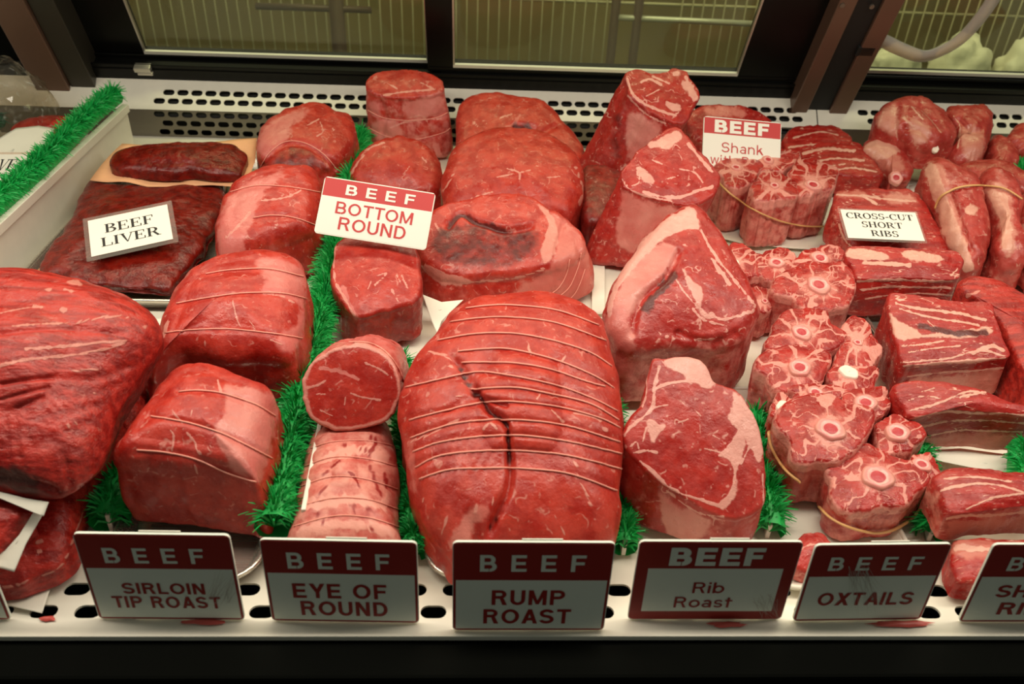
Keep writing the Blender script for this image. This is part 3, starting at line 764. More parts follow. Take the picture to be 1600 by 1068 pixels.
# ------------------------------------------------------------------ left: big roasts and liver
G_sir = 'netted sirloin tip roasts'; G_big = 'big dark red roasts at the left edge'
piece('beef_roast', 'big grainy dark red roast at the left edge, lying on top', 'meat',
      [(-90, 600), (-80, 480), (-10, 437), (60, 433), (120, 440), (172, 455), (215, 476), (240, 502), (246, 530), (236, 562), (214, 602), (190, 652), (170, 702), (150, 742), (118, 772), (88, 783), (40, 780), (-5, 770), (-80, 740)],
      (60, 782, .085), 24, 0, G_big, M_grain, z0=.050, axis=(-.25, .75, -.5), L=.045, N=240, nr=60, rho=.55, hr=.040, dome=.012, namp=.004, nsc=16,
      fat=[(2.2, [(0, 572), (40, 562), (110, 555), (180, 540), (200, 530)]), (2.5, [(40, 545), (90, 542), (150, 535), (198, 532)]), (1.6, [(20, 510), (70, 505), (130, 503)]), (1.3, [(0, 490), (60, 480), (110, 485)]), (1.8, [(110, 580), (150, 575)]), (1.5, [(140, 620), (160, 605)]), (1.8, [(100, 668), (120, 660)]), (1.5, [(60, 455), (90, 450), (120, 455)]), (1.6, [(130, 500), (190, 495), (225, 515)])],
      fatp=[[(105, 437), (125, 433), (128, 443), (112, 443)]],
      dents=[(3.5, .003, [(0, 600), (70, 590), (150, 588), (210, 570)]), (3.5, .0025, [(0, 520), (90, 512), (190, 520)]), (3, .002, [(20, 470), (90, 466), (170, 480)]), (3.5, .003, [(0, 675), (60, 640), (140, 615), (190, 600)]), (3.5, .003, [(0, 720), (60, 690), (140, 660)]), (3, .002, [(0, 625), (80, 604), (180, 590)]), (5, .003, [(0, 700), (60, 660), (150, 630)]), (4, .0025, [(0, 650), (70, 620), (150, 600)]), (5, .004, [(0, 745), (40, 752), (90, 770)]), (5, .004, [(105, 720), (110, 760)])],
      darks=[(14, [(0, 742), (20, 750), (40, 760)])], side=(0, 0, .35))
piece('beef_roast', 'large dark roast underneath, at the bottom left corner behind the sirloin sign', 'meat',
      [(-90, 900), (-80, 740), (60, 700), (150, 640), (222, 585), (238, 596), (222, 645), (180, 712), (150, 760), (128, 800), (120, 850), (100, 885), (55, 910), (0, 925)],
      (60, 905, .022), 9, 0, G_big, M_grain, N=200, nr=40, rho=.5, hr=.022, dome=.004, z0=.006,
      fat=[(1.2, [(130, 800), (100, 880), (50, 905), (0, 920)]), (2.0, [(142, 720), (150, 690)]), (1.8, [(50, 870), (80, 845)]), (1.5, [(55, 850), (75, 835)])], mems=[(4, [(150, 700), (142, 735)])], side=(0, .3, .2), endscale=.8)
sheet('white paper strip under the big left roast, above the bottom left roasts', [(-40, 752), (0, 768), (40, 778), (76, 784), (68, 806), (52, 800), (0, 778), (-40, 770)], (60, 800, .082), 40, 5, curl=.0006, group='white paper scraps between meats')
sheet('white paper strip hanging at the bottom left corner between two red roasts', [(52, 800), (66, 805), (40, 850), (22, 893), (0, 887), (-30, 880), (0, 868), (30, 835)], (22, 893, .045), 42, 8, curl=.0006, group='white paper scraps between meats')
piece('beef_roast', 'small bright red roast end above the paper at the bottom left corner', 'meat', [(-70, 790), (-20, 784), (20, 790), (48, 804), (36, 826), (14, 856), (-8, 872), (-60, 870)], (0, 868, .050), 36, 4, G_big, M_grain, N=120, rho=.3, hr=.012, dome=.004, z0=.03)
sheet('small white paper corner showing beside the big left roast', [(196, 590), (200, 560), (212, 542), (224, 557), (210, 575)], (205, 580, .086), 25, -20, curl=.0005, group='white paper scraps between meats')
sheet('white paper corner at the front edge, bottom left', [(10, 945), (40, 905), (80, 915), (66, 958), (30, 950)], (40, 950, .0045), 4, 0, curl=.001, group='white paper scraps between meats')

sheet('peach butcher paper lining the liver tray', [(52, 425), (75, 408), (150, 290), (185, 262), (360, 262), (352, 300), (325, 380), (305, 415), (285, 448), (262, 462), (170, 452)], (170, 455, .0105), 0, 0, M_peach, .0012, name='butcher_paper')
piece('beef_liver', 'large glossy dark beef liver filling the steel tray', 'meat',
      [(64, 424), (75, 395), (90, 372), (110, 340), (128, 308), (150, 285), (200, 276), (270, 274), (330, 278), (350, 292), (352, 312), (342, 345), (322, 388), (302, 412), (280, 440), (266, 454), (230, 455), (160, 448), (100, 436)],
      (200, 450, .022), 3, 0, None, M_liver, N=200, nr=44, rho=.22, hr=.012, dome=.010, namp=.006, nsc=20, z0=.013, side=(0, 0, .2))
sheet('folded peach butcher paper under the upper liver slice', [(140, 280), (160, 255), (192, 227), (300, 224), (402, 217), (398, 250), (384, 293), (330, 288), (230, 290)], (250, 288, .052), 12, 0, M_peach, .004, name='butcher_paper', th=.0006)
piece('beef_liver', 'long narrow liver slice on peach paper at the back of the tray', 'meat',
      [(170, 256), (180, 243), (205, 235), (250, 229), (310, 226), (350, 226), (378, 236), (388, 248), (382, 266), (372, 276), (340, 278), (300, 274), (260, 276), (200, 272), (176, 266)],
      (280, 276, .062), 12, 0, None, M_liver, rho=.4, hr=.012, dome=.006, namp=.003, z0=.054, side=(0, 0, .2))

# ------------------------------------------------------------------ netted sirloin tip column
piece('sirloin_tip_roast', 'netted sirloin tip roast at the very back, beside the air grille', 'meat',
      [(402, 240), (408, 207), (430, 186), (465, 172), (500, 167), (532, 178), (553, 186), (557, 206), (550, 232), (538, 252), (520, 266), (490, 274), (450, 274), (418, 268)],
      LP((470, 330), (470, 274)), 18, 0, G_sir, M_lean, rho=.4, hr=.022, dome=.006, z0=.006, belly=.04,
      darkp=[[(412, 262), (422, 244), (446, 230), (476, 230), (502, 246), (518, 264), (490, 274), (450, 274)]], dents=[(4, .003, [(408, 258), (420, 242), (445, 227), (475, 227), (505, 244), (524, 264)])],
      memp=[[(402, 245), (408, 205), (430, 185), (478, 170), (482, 178), (462, 190), (452, 212), (440, 224), (415, 240)]], fat=[(1.2, [(500, 190), (505, 205), (495, 212)]), (1.2, [(480, 195), (498, 185)]), (1, [(520, 200), (525, 215)])],
      strings=[[(407, 262), (420, 240), (445, 222), (475, 223), (505, 240), (528, 266)]], side=(0, .1, .3))
piece('sirloin_tip_roast', 'second netted sirloin tip roast from the back, beside the liver', 'meat',
      [(344, 402), (338, 378), (344, 348), (352, 322), (366, 300), (386, 284), (412, 274), (440, 268), (480, 268), (497, 276), (502, 300), (497, 335), (492, 366), (470, 378), (430, 390), (395, 402), (368, 410)],
      LP((430, 450), (430, 390)), 18, 0, G_sir, M_lean, rho=.4, hr=.03, dome=.006, belly=.05,
      memp=[[(346, 406), (338, 378), (352, 320), (386, 284), (430, 270), (446, 270), (424, 290), (404, 312), (397, 340), (384, 366), (378, 398)]],
      fat=[(1.4, [(408, 312), (435, 310), (455, 305), (470, 298)]), (1.2, [(455, 305), (450, 300)]), (1.2, [(430, 355), (436, 345)]), (2.0, [(352, 372), (375, 350), (390, 330)])],
      strings=[[(396, 340), (425, 336), (460, 340), (495, 352)], [(360, 300), (400, 290), (450, 292), (500, 300)]], side=(0, .1, .25))
piece('sirloin_tip_roast', 'third netted sirloin tip roast, with a dark oval muscle in pink fat', 'meat',
      [(232, 584), (240, 565), (252, 532), (262, 502), (274, 472), (295, 445), (322, 424), (350, 410), (400, 402), (440, 402), (470, 416), (479, 442), (476, 482), (470, 522), (462, 548), (452, 572), (400, 568), (340, 568), (297, 566), (262, 580), (240, 598)],
      LP((300, 668), (340, 568)), 16, 0, G_sir, M_lean, N=180, rho=.4, hr=.032, dome=.008, belly=.04, endscale=.75,
      memp=[[(400, 404), (440, 402), (472, 418), (480, 445), (476, 490), (470, 530), (452, 552), (430, 540), (440, 520), (462, 508), (466, 478), (440, 462), (412, 456), (414, 430)]],
      fat=[(2.4, [(262, 502), (250, 535), (240, 565), (234, 588)]), (1.3, [(364, 470), (368, 490), (375, 510)]), (1.2, [(390, 500), (398, 515)]), (1.3, [(412, 456), (440, 460), (460, 472)]), (1.2, [(320, 530), (324, 545)]), (1.2, [(420, 530), (440, 538)])],
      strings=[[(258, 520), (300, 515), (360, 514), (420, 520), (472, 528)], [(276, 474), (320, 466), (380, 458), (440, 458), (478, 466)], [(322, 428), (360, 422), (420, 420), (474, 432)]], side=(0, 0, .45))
piece('sirloin_tip_roast', 'front netted sirloin tip roast with pink fat on its right shoulder', 'meat',
      [(183, 730), (196, 704), (212, 676), (235, 646), (262, 614), (284, 592), (318, 584), (358, 592), (395, 606), (424, 617), (432, 640), (424, 690), (414, 730), (405, 764), (372, 760), (310, 752), (240, 742), (205, 738)],
      LP((300, 850), (300, 752)), 14, 0, G_sir, M_lean, N=200, nr=44, rho=.34, hr=.030, dome=.010, z0=.010, belly=.06, endscale=.7,
      memp=[[(350, 598), (372, 604), (412, 612), (433, 624), (426, 690), (408, 752), (385, 742), (356, 735), (352, 715), (338, 690), (334, 668), (350, 650), (352, 620)]],
      fat=[(1.2, [(269, 640), (276, 650), (284, 660)]), (1.4, [(268, 705), (271, 680), (266, 672)]), (1.7, [(292, 676), (304, 690), (310, 706), (330, 712), (352, 716)]), (1.2, [(330, 690), (326, 704)]), (1.0, [(302, 755), (308, 735), (300, 725)]), (1, [(255, 700), (262, 715)]), (2, [(340, 594), (345, 610)]), (1.2, [(300, 640), (298, 650)])],
      strings=[[(236, 650), (270, 655), (310, 664), (350, 678), (395, 700), (425, 716)], [(214, 702), (260, 706), (310, 718), (355, 738), (400, 752)], [(280, 612), (310, 610), (350, 615), (400, 632), (430, 650)]], side=(0, .12, .25))

# ------------------------------------------------------------------ bottom round and eye of round column
G_eye = 'roasts in the eye of round column'
piece('bottom_round_roast', 'tall rolled bottom round standing on end at the back', 'meat',
      [(573, 134), (578, 120), (598, 112), (625, 110), (655, 113), (680, 121), (694, 136), (688, 149), (660, 157), (620, 158), (590, 153), (577, 145)],
      LP((640, 255), (635, 158)), 26, 0, G_eye, M_lean, axis=(.09, 0, -1), rho=.12, hr=.006, dome=.004, belly=.04, taper=1.08, namp=.004, N=180, nw=60,
      fat=[(1.4, [(600, 148), (640, 143), (680, 140)]), (1.1, [(605, 130), (620, 138)]), (1.5, [(655, 128), (680, 140)]), (1.3, [(640, 185), (660, 182), (670, 195)]), (1.6, [(610, 200), (640, 190), (690, 186)])],
      memp=[[(645, 158), (690, 145), (700, 200), (680, 185), (640, 186), (625, 165)], [(580, 155), (592, 160), (596, 185), (580, 180)], [(580, 190), (620, 190), (625, 225), (590, 220)]],
      strings=[[(575, 172), (600, 184), (640, 188), (680, 184), (699, 176)], [(578, 200), (605, 213), (645, 218), (690, 208), (703, 200)]], side=(0, .45, .05),
      dents=[(4, .003, [(594, 160), (600, 185), (594, 220)]), (4, .003, [(625, 160), (628, 200), (630, 230)])], mems=[(6, [(680, 230), (690, 250)])])
piece('bottom_round_roast', 'pointed red bottom round behind the bottom round sign', 'meat',
      [(547, 272), (556, 252), (572, 236), (595, 224), (625, 217), (655, 222), (680, 240), (692, 264), (692, 290), (684, 312), (640, 322), (580, 318), (548, 300)],
      LP((620, 350), (620, 320)), 34, 0, G_eye, M_lean, rho=.35, hr=.024, dome=.006, side=(0, .3, .1), fat=[(1, [(640, 260), (630, 272)]), (1, [(660, 245), (668, 255)]), (1.6, [(548, 272), (572, 236), (600, 223)])])
piece('bottom_round_roast', 'bottom round with a pale fat rim, in front of the bottom round sign', 'meat',
      [(517, 440), (519, 405), (527, 380), (560, 366), (610, 366), (645, 382), (654, 410), (657, 445), (652, 470), (632, 482), (600, 492), (568, 500), (548, 492), (530, 470)],
      LP((590, 552), (600, 492)), 22, 0, G_eye, M_lean, rho=.1, hr=.006, dome=.006, N=170,
      fat=[(2.2, [(524, 384), (520, 410), (524, 440), (540, 468), (552, 492)]), (1.3, [(590, 430), (604, 428), (586, 445)]), (1.1, [(628, 430), (636, 450)]), (1.2, [(620, 430), (626, 442)]), (1.6, [(612, 452), (622, 470)]), (1.2, [(575, 450), (580, 440)])],
      mems=[(4, [(536, 450), (548, 480), (556, 498)])], side=(0, .12, .5))
piece('eye_of_round_roast', 'fat covered eye of round roll with netting, lying behind the eye of round sign', 'meat',
      [(452, 880), (456, 838), (462, 795), (469, 752), (478, 710), (494, 684), (522, 672), (560, 668), (600, 670), (616, 690), (622, 740), (626, 800), (628, 850), (622, 890), (540, 905)],
      LP((540, 925), (540, 900)), 4, 0, G_eye, M_fatlog, N=220, nr=60, rho=.75, hr=.042, dome=.004, side=(.1, .5, 0), cap=(.30, .5, 0), namp=.004, belly=.02, srad=.0005,
      fat=[(7, [(500, 720), (560, 700), (600, 720)]), (8, [(480, 790), (540, 780), (600, 790)]), (8, [(470, 830), (540, 820), (610, 830)])],
      darks=[(1.5, [(508, 740), (520, 728), (530, 718)]), (1.6, [(578, 710), (586, 690), (580, 682)]), (1.8, [(578, 728), (586, 748), (594, 772)]), (1.4, [(545, 736), (556, 745), (560, 760)]), (1.5, [(500, 770), (512, 758)]), (1.5, [(540, 785), (555, 790), (552, 805)]), (1.8, [(580, 790), (570, 805), (585, 800)]), (1.4, [(530, 700), (540, 695)]), (1.2, [(495, 800), (505, 815)]), (2.2, [(565, 700), (575, 705)]), (1.4, [(600, 740), (606, 760)]), (1.4, [(575, 820), (585, 830), (595, 826)])],
      strings=[[(486, 700), (520, 690), (570, 688), (614, 696)], [(476, 728), (520, 714), (570, 716), (618, 728)], [(468, 760), (520, 744), (570, 748), (622, 764)], [(462, 792), (520, 778), (575, 780), (624, 796)], [(458, 822), (520, 806), (575, 808), (626, 824)]])
piece('eye_of_round_roast', 'eye of round with a round red cut face towards the shopper', 'meat',
      [(472, 598), (476, 578), (490, 560), (512, 546), (538, 537), (562, 534), (590, 541), (612, 554), (626, 578), (631, 604), (625, 632), (610, 656), (582, 667), (545, 673), (512, 669), (486, 655), (476, 632)],
      (545, 673, .068), 56, 0, G_eye, M_lean, axis=(.05, .85, -.42), L=.085, rho=.07, hr=.004, dome=.004, N=180, nr=44, rim=(.18, 1.0, 1.15), z0=.03, taper=.92, belly=.03,
      fat=[(1.5, [(570, 567), (592, 576), (612, 590)]), (1.5, [(548, 614), (565, 620), (594, 625)]), (1.2, [(480, 605), (495, 602), (508, 595)]), (1.2, [(495, 615), (508, 616)]), (1.2, [(538, 632), (540, 620)]), (1, [(500, 640), (520, 650)]), (1.6, [(500, 552), (540, 540), (580, 545), (612, 558)])],
      mems=[(3, [(500, 575), (530, 580), (560, 592)])], side=(.2, .6, 0), strings=[[(545, 535), (575, 536), (600, 548), (620, 572), (632, 600)]])

# ------------------------------------------------------------------ rump column
G_rump = 'boneless roasts in the rump column'
piece('rump_roast', 'thick rump slice at the very back of the rump column', 'meat',
      [(713, 205), (714, 180), (728, 157), (760, 151), (800, 152), (835, 158), (858, 170), (876, 192), (900, 214), (913, 240), (905, 262), (850, 250), (780, 245), (722, 236)],
      LP((800, 290), (800, 245)), 26, 0, G_rump, M_rump, rho=.3, hr=.018, dome=.006, dents=[(6, .008, [(806, 197), (825, 200), (835, 200)]), (5, .006, [(850, 205), (866, 195)])], darks=[(4, [(806, 198), (832, 201)])],
      mems=[(2.6, [(775, 205), (800, 195), (812, 180)])], fat=[(1.2, [(780, 185), (800, 178)]), (1, [(740, 190), (748, 200)])], cap=(0, .1, 0), side=(0, .1, .3))
piece('rump_roast', 'smooth pinkish rump roast second from the back of the rump column', 'meat',
      [(691, 302), (694, 272), (708, 242), (738, 219), (788, 206), (842, 211), (886, 230), (908, 258), (913, 290), (908, 322), (892, 350), (860, 352), (800, 350), (740, 350), (704, 335)],
      LP((800, 400), (800, 350)), 26, 0, G_rump, M_rump, rho=.35, hr=.028, dome=.008, N=180, cap=(0, .16, 0), side=(0, .2, .2),
      fat=[(1.4, [(790, 262), (810, 270), (812, 280)]), (1.2, [(812, 270), (830, 265)]), (1.2, [(855, 277), (875, 276)]), (1.2, [(720, 325), (740, 310), (770, 300)]), (2, [(900, 262), (910, 290), (906, 320)]), (1.2, [(775, 277), (800, 272)]), (1, [(690, 300), (710, 270)])])
piece('rump_roast', 'rump roast with a dark browned top and netted fatty right side', 'meat',
      [(650, 372), (655, 350), (680, 332), (722, 316), (780, 307), (832, 312), (862, 334), (892, 352), (912, 378), (906, 408), (872, 424), (835, 432), (790, 440), (740, 444), (692, 440), (662, 420), (651, 398)],
      LP((760, 490), (760, 444)), 24, 0, G_rump, M_rump, axis=(.16, 0, -1), N=200, nr=44, rho=.16, hr=.014, dome=.008, taper=1.06, belly=.03, endscale=.92,
      darkp=[[(670, 380), (690, 350), (730, 342), (780, 352), (830, 352), (848, 370), (840, 395), (810, 415), (760, 424), (715, 418), (680, 405)]],
      fatp=[[(838, 318), (858, 332), (872, 360), (868, 395), (850, 415), (846, 385), (856, 350)], [(665, 412), (690, 424), (715, 432), (735, 438), (728, 446), (690, 444), (668, 428)]],
      memp=[[(860, 335), (905, 365), (925, 420), (910, 470), (860, 470), (800, 470), (815, 445), (850, 425), (866, 390)]],
      dents=[(5, .007, [(700, 352), (720, 332), (745, 345), (790, 358), (830, 352)]), (4, .003, [(880, 350), (868, 400), (872, 440)]), (3, .003, [(900, 370), (910, 420)])], fat=[(1.5, [(660, 415), (720, 440), (800, 436), (850, 420)]), (2, [(680, 350), (690, 365)])],
      darks=[(2.5, [(700, 352), (720, 332), (745, 345), (790, 358)])],
      strings=[[(862, 470), (888, 450), (902, 420), (908, 395)], [(880, 475), (900, 455), (914, 420)], [(842, 468), (870, 452), (884, 430), (890, 405)]], side=(.05, .3, .0))
piece('rump_roast', 'biggest rump roast, wrapped in rows of netting, behind the rump roast sign', 'meat',
      [(632, 690), (628, 640), (634, 600), (652, 560), (682, 528), (704, 496), (732, 475), (772, 464), (822, 461), (872, 467), (916, 484), (944, 512), (958, 560), (968, 620), (973, 680), (969, 740), (966, 790), (956, 845), (930, 872), (860, 888), (780, 892), (715, 888), (688, 858), (660, 810), (642, 750)],
      (800, 890, .034), 22, 0, G_rump, M_rump, N=320, nr=110, rho=.62, hr=.046, dome=.012, z0=.009, namp=.0035, endscale=.8,
      dents=[(6, .008, [(712, 560), (735, 600), (762, 640), (790, 662), (797, 720), (796, 760), (778, 800), (765, 830)]), (4, .003, [(700, 640), (740, 620), (790, 632)]), (10, .004, [(730, 810), (745, 840), (740, 870)])],
      darks=[(1.8, [(715, 565), (735, 600), (760, 640), (790, 660), (797, 720)]), (1.6, [(760, 832), (785, 800)])],  # shade of the crease painted as dark pigment along the dent
      fat=[(1.6, [(672, 550), (698, 556), (706, 575), (712, 590)]), (1.6, [(645, 690), (675, 676), (700, 662), (720, 655)]), (1.5, [(900, 645), (935, 655), (944, 672)]), (1.2, [(862, 640), (875, 655), (885, 665)]), (2.0, [(896, 700), (900, 730), (908, 752), (918, 775), (925, 795)]), (1.4, [(806, 540), (820, 536), (830, 550)]), (2.2, [(755, 670), (765, 660), (775, 668)]), (1.4, [(876, 520), (885, 530)]), (1.2, [(840, 622), (848, 610)]), (1.2, [(940, 665), (950, 672)]), (2, [(708, 620), (718, 618), (722, 625)]), (1.6, [(880, 560), (885, 548)]), (2.2, [(735, 800), (752, 790), (770, 785)]), (1.0, [(660, 780), (690, 800), (700, 820)]), (1.2, [(700, 800), (690, 840)]), (1, [(850, 800), (870, 810), (880, 830)])],
      memp=[[(700, 850), (720, 810), (755, 788), (768, 800), (740, 825), (728, 860)], [(640, 690), (648, 690), (652, 760), (645, 760)]],
      strings=[[(728, 482), (760, 478), (800, 477), (870, 485), (935, 508)], [(704, 503), (750, 497), (800, 496), (870, 505), (946, 532)], [(684, 532), (740, 522), (800, 521), (860, 531), (920, 550), (955, 572)],
               [(716, 549), (760, 545), (800, 546), (870, 563), (930, 588), (958, 606)], [(722, 566), (800, 567), (860, 577), (910, 594), (945, 604)], [(634, 605), (690, 592), (745, 581), (800, 587), (870, 602), (925, 622), (964, 642)],
               [(735, 608), (800, 605), (850, 613), (920, 630), (966, 656)], [(640, 656), (700, 640), (760, 628), (800, 627), (870, 635), (935, 652), (968, 668)], [(642, 684), (700, 664), (760, 656), (820, 656), (890, 666), (968, 690)],
               [(646, 706), (690, 690), (760, 681), (820, 680), (890, 690), (970, 708)], [(650, 730), (690, 711), (760, 704), (820, 704), (890, 712), (970, 732)], [(656, 748), (700, 734), (760, 731), (820, 732), (890, 740), (968, 768)]],
      side=(0, .1, .15), srad=.0008)
sheet('white paper corner under the browned rump roast', [(660, 460), (690, 472), (724, 468), (690, 500), (683, 520), (672, 495)], (690, 505, .03), 10, 0, group='white paper scraps between meats', curl=.001)
sheet('white paper sheet on the deck between rump and rib roasts', [(905, 345), (935, 345), (945, 420), (945, 490), (925, 490), (925, 420)], (930, 480, .006), 0, 0, group='white paper scraps between meats', curl=.001)

# ------------------------------------------------------------------ rib column
G_rib = 'marbled rib roasts with fat caps'
piece('rib_roast', 'tallest rib roast, at the back of the rib column against the door', 'meat',
      [(976, 118), (987, 112), (1000, 112), (1017, 119), (1040, 116), (1052, 109), (1068, 111), (1078, 126), (1086, 138), (1092, 153), (1080, 172), (1072, 190), (1064, 198), (1040, 192), (1008, 174), (984, 154), (978, 136)],
      LP((1010, 330), (1040, 192)), 34, 6, G_rib, M_rib, axis=(-.36, .05, -1), rho=.07, hr=.005, dome=.004, N=180, nw=60, taper=1.1, namp=.004,
      fat=[(2.2, [(980, 122), (986, 142), (1000, 158), (1030, 172), (1055, 180)]), (1.4, [(980, 148), (1010, 178), (1045, 194)]), (2.0, [(1002, 128), (1015, 124), (1032, 132)]), (1.2, [(1010, 150), (1030, 140)]), (2.6, [(1072, 120), (1080, 140), (1088, 152)]), (1.4, [(1020, 120), (1045, 130)]), (1.8, [(1042, 160), (1062, 166)]), (1, [(1050, 185), (1060, 175)])],
      fatp=[[(1050, 112), (1064, 111), (1060, 118), (1052, 118)], [(1066, 128), (1080, 130), (1091, 152), (1084, 160), (1078, 150)], [(1040, 162), (1058, 162), (1066, 172), (1052, 174)]],
      memp=[[(985, 170), (1010, 185), (1035, 200), (1010, 240), (985, 250), (978, 200)]], darkp=[[(958, 180), (975, 172), (980, 195), (966, 200)], [(952, 215), (970, 205), (978, 240), (955, 250)]], side=(0, .28, .25))
piece('rib_roast', 'second rib roast from the back, with a tan fat side', 'meat',
      [(968, 282), (975, 264), (998, 238), (1022, 218), (1044, 206), (1060, 202), (1072, 210), (1086, 230), (1104, 248), (1120, 272), (1122, 292), (1112, 308), (1086, 322), (1060, 324), (1028, 316), (998, 306), (972, 298)],
      LP((1010, 430), (1028, 318)), 32, 4, G_rib, M_rib, axis=(-.26, .02, -1), rho=.07, hr=.005, dome=.004, N=180, nw=50, taper=1.1, namp=.004,
      fat=[(1.6, [(972, 280), (985, 296), (1010, 306), (1050, 314)]), (2.4, [(1005, 300), (1030, 306), (1062, 308), (1090, 298), (1112, 292)]), (1.4, [(995, 266), (998, 285), (985, 290)]), (1.3, [(1062, 264), (1085, 270), (1098, 285)]), (1.2, [(1020, 250), (1035, 256)]), (2.5, [(1075, 225), (1092, 245), (1112, 268)]), (1, [(1040, 280), (1060, 275)])],
      fatp=[[(994, 262), (1006, 264), (1024, 283), (1006, 285)], [(1020, 222), (1058, 205), (1064, 214), (1050, 230), (1018, 232)]],
      memp=[[(976, 300), (1005, 312), (1045, 325), (1060, 330), (1040, 350), (1000, 395), (965, 380), (968, 330)]], side=(0, .3, .1))
piece('rib_roast', 'third rib roast from the back, leaning, with a broad pink fat cap', 'meat',
      [(1077, 322), (1092, 330), (1112, 356), (1142, 402), (1166, 446), (1181, 488), (1166, 520), (1148, 542), (1110, 552), (1060, 556), (1010, 560), (975, 556), (952, 530), (936, 494), (946, 458), (968, 426), (992, 390), (1022, 354), (1052, 332)],
      LP((1040, 640), (1060, 556)), 30, 4, G_rib, M_rib, N=240, nr=60, rho=.22, hr=.022, dome=.010, namp=.004, endscale=.8,
      fatp=[[(1076, 323), (1086, 332), (1094, 356), (1078, 358), (1050, 368), (1020, 388), (990, 420), (962, 458), (952, 500), (946, 470), (980, 405), (1022, 354), (1052, 333)],
            [(1066, 420), (1082, 438), (1098, 452), (1096, 478), (1112, 496), (1100, 496), (1086, 476), (1076, 450)]],
      memp=[[(1000, 388), (1030, 382), (1058, 388), (1060, 400), (1036, 430), (1015, 450), (1002, 470), (985, 500), (994, 550), (958, 540), (942, 500), (966, 450)]],
      fat=[(1.6, [(1095, 360), (1104, 376), (1125, 410), (1142, 432), (1155, 450)]), (1.4, [(1100, 372), (1120, 405), (1150, 440), (1178, 478)]), (3, [(1112, 405), (1130, 430), (1140, 445)]), (2.6, [(1110, 490), (1130, 500), (1155, 492), (1175, 486)]), (1.6, [(1082, 482), (1100, 500), (1140, 510)]), (1.2, [(1052, 430), (1072, 460), (1090, 480)]), (1.3, [(1030, 520), (1060, 530), (1120, 530)]), (1, [(955, 470), (950, 510)])],
      dents=[(6, .005, [(1060, 395), (1040, 432), (1000, 470), (988, 520)]), (5, .004, [(1060, 520), (1110, 535), (1150, 520)])], darks=[(5, [(1050, 430), (1010, 480)])], side=(0, .55, .05))
piece('rib_roast', 'front rib roast with a thick white fat cap, behind the rib roast sign', 'meat',
      [(1018, 560), (1034, 557), (1050, 554), (1070, 555), (1090, 562), (1104, 578), (1114, 600), (1130, 604), (1148, 610), (1164, 626), (1178, 650), (1188, 684), (1194, 730), (1195, 765), (1192, 794), (1172, 808), (1140, 812), (1100, 800), (1056, 776), (1012, 746), (984, 716), (972, 688), (976, 664), (990, 646), (1002, 632), (1004, 606), (1010, 578)],
      LP((1085, 862), (1085, 797)), 36, 4, G_rib, M_rib, N=260, nr=80, rho=.06, hr=.005, dome=.005, nw=30, namp=.003, endscale=.9,
      fatp=[[(1038, 562), (1062, 552), (1092, 560), (1108, 580), (1119, 602), (1100, 606), (1086, 598), (1074, 600), (1068, 586), (1052, 578)], [(1146, 612), (1168, 630), (1184, 660), (1192, 700), (1186, 722), (1168, 696), (1150, 672), (1137, 652), (1144, 634)],
            [(1154, 668), (1166, 690), (1158, 716), (1149, 736), (1136, 716), (1122, 712), (1142, 692)], [(1014, 655), (1030, 662), (1042, 664), (1032, 676), (1020, 692), (1012, 676)], [(1122, 790), (1140, 768), (1152, 748), (1148, 776), (1132, 794)]],
      fat=[(2.6, [(1030, 572), (1026, 592), (1022, 606), (1020, 636), (1004, 652), (984, 668), (976, 680)]), (2.4, [(1022, 608), (1040, 600), (1062, 596), (1092, 594)]), (1.6, [(1006, 580), (1010, 610), (1003, 634)]), (2.6, [(1000, 720), (1022, 738), (1046, 762), (1080, 776), (1112, 786), (1126, 790)]), (2.0, [(1126, 790), (1142, 768), (1148, 740), (1147, 715)]), (1.5, [(990, 708), (1008, 704), (1026, 706)]), (1.4, [(1004, 690), (1010, 668)]), (1.2, [(1024, 636), (1044, 632)]), (1.2, [(1100, 700), (1124, 706)]), (1.4, [(985, 698), (994, 690), (998, 700)]), (1.2, [(1158, 724), (1170, 700)]), (1, [(1085, 640), (1095, 650)]), (1, [(1060, 660), (1075, 655)]), (1, [(1114, 680), (1126, 686)]), (1.4, [(1040, 770), (1090, 800), (1130, 806)]), (1.2, [(1192, 740), (1194, 790)])],
      side=(0, .32, .12), memp=[[(1030, 775), (1060, 790), (1110, 815), (1080, 850), (1040, 830)]])
piece('beef_trimming', 'dark red end piece half hidden behind the second rib roast', 'meat', [(905, 290), (915, 265), (950, 262), (985, 285), (975, 320), (940, 350), (915, 345)], LP((935, 395), (935, 345)), 15, 0, None, M_rib, rho=.3, hr=.012, cap=(0, 0, .55), side=(0, 0, .7), z0=.007)

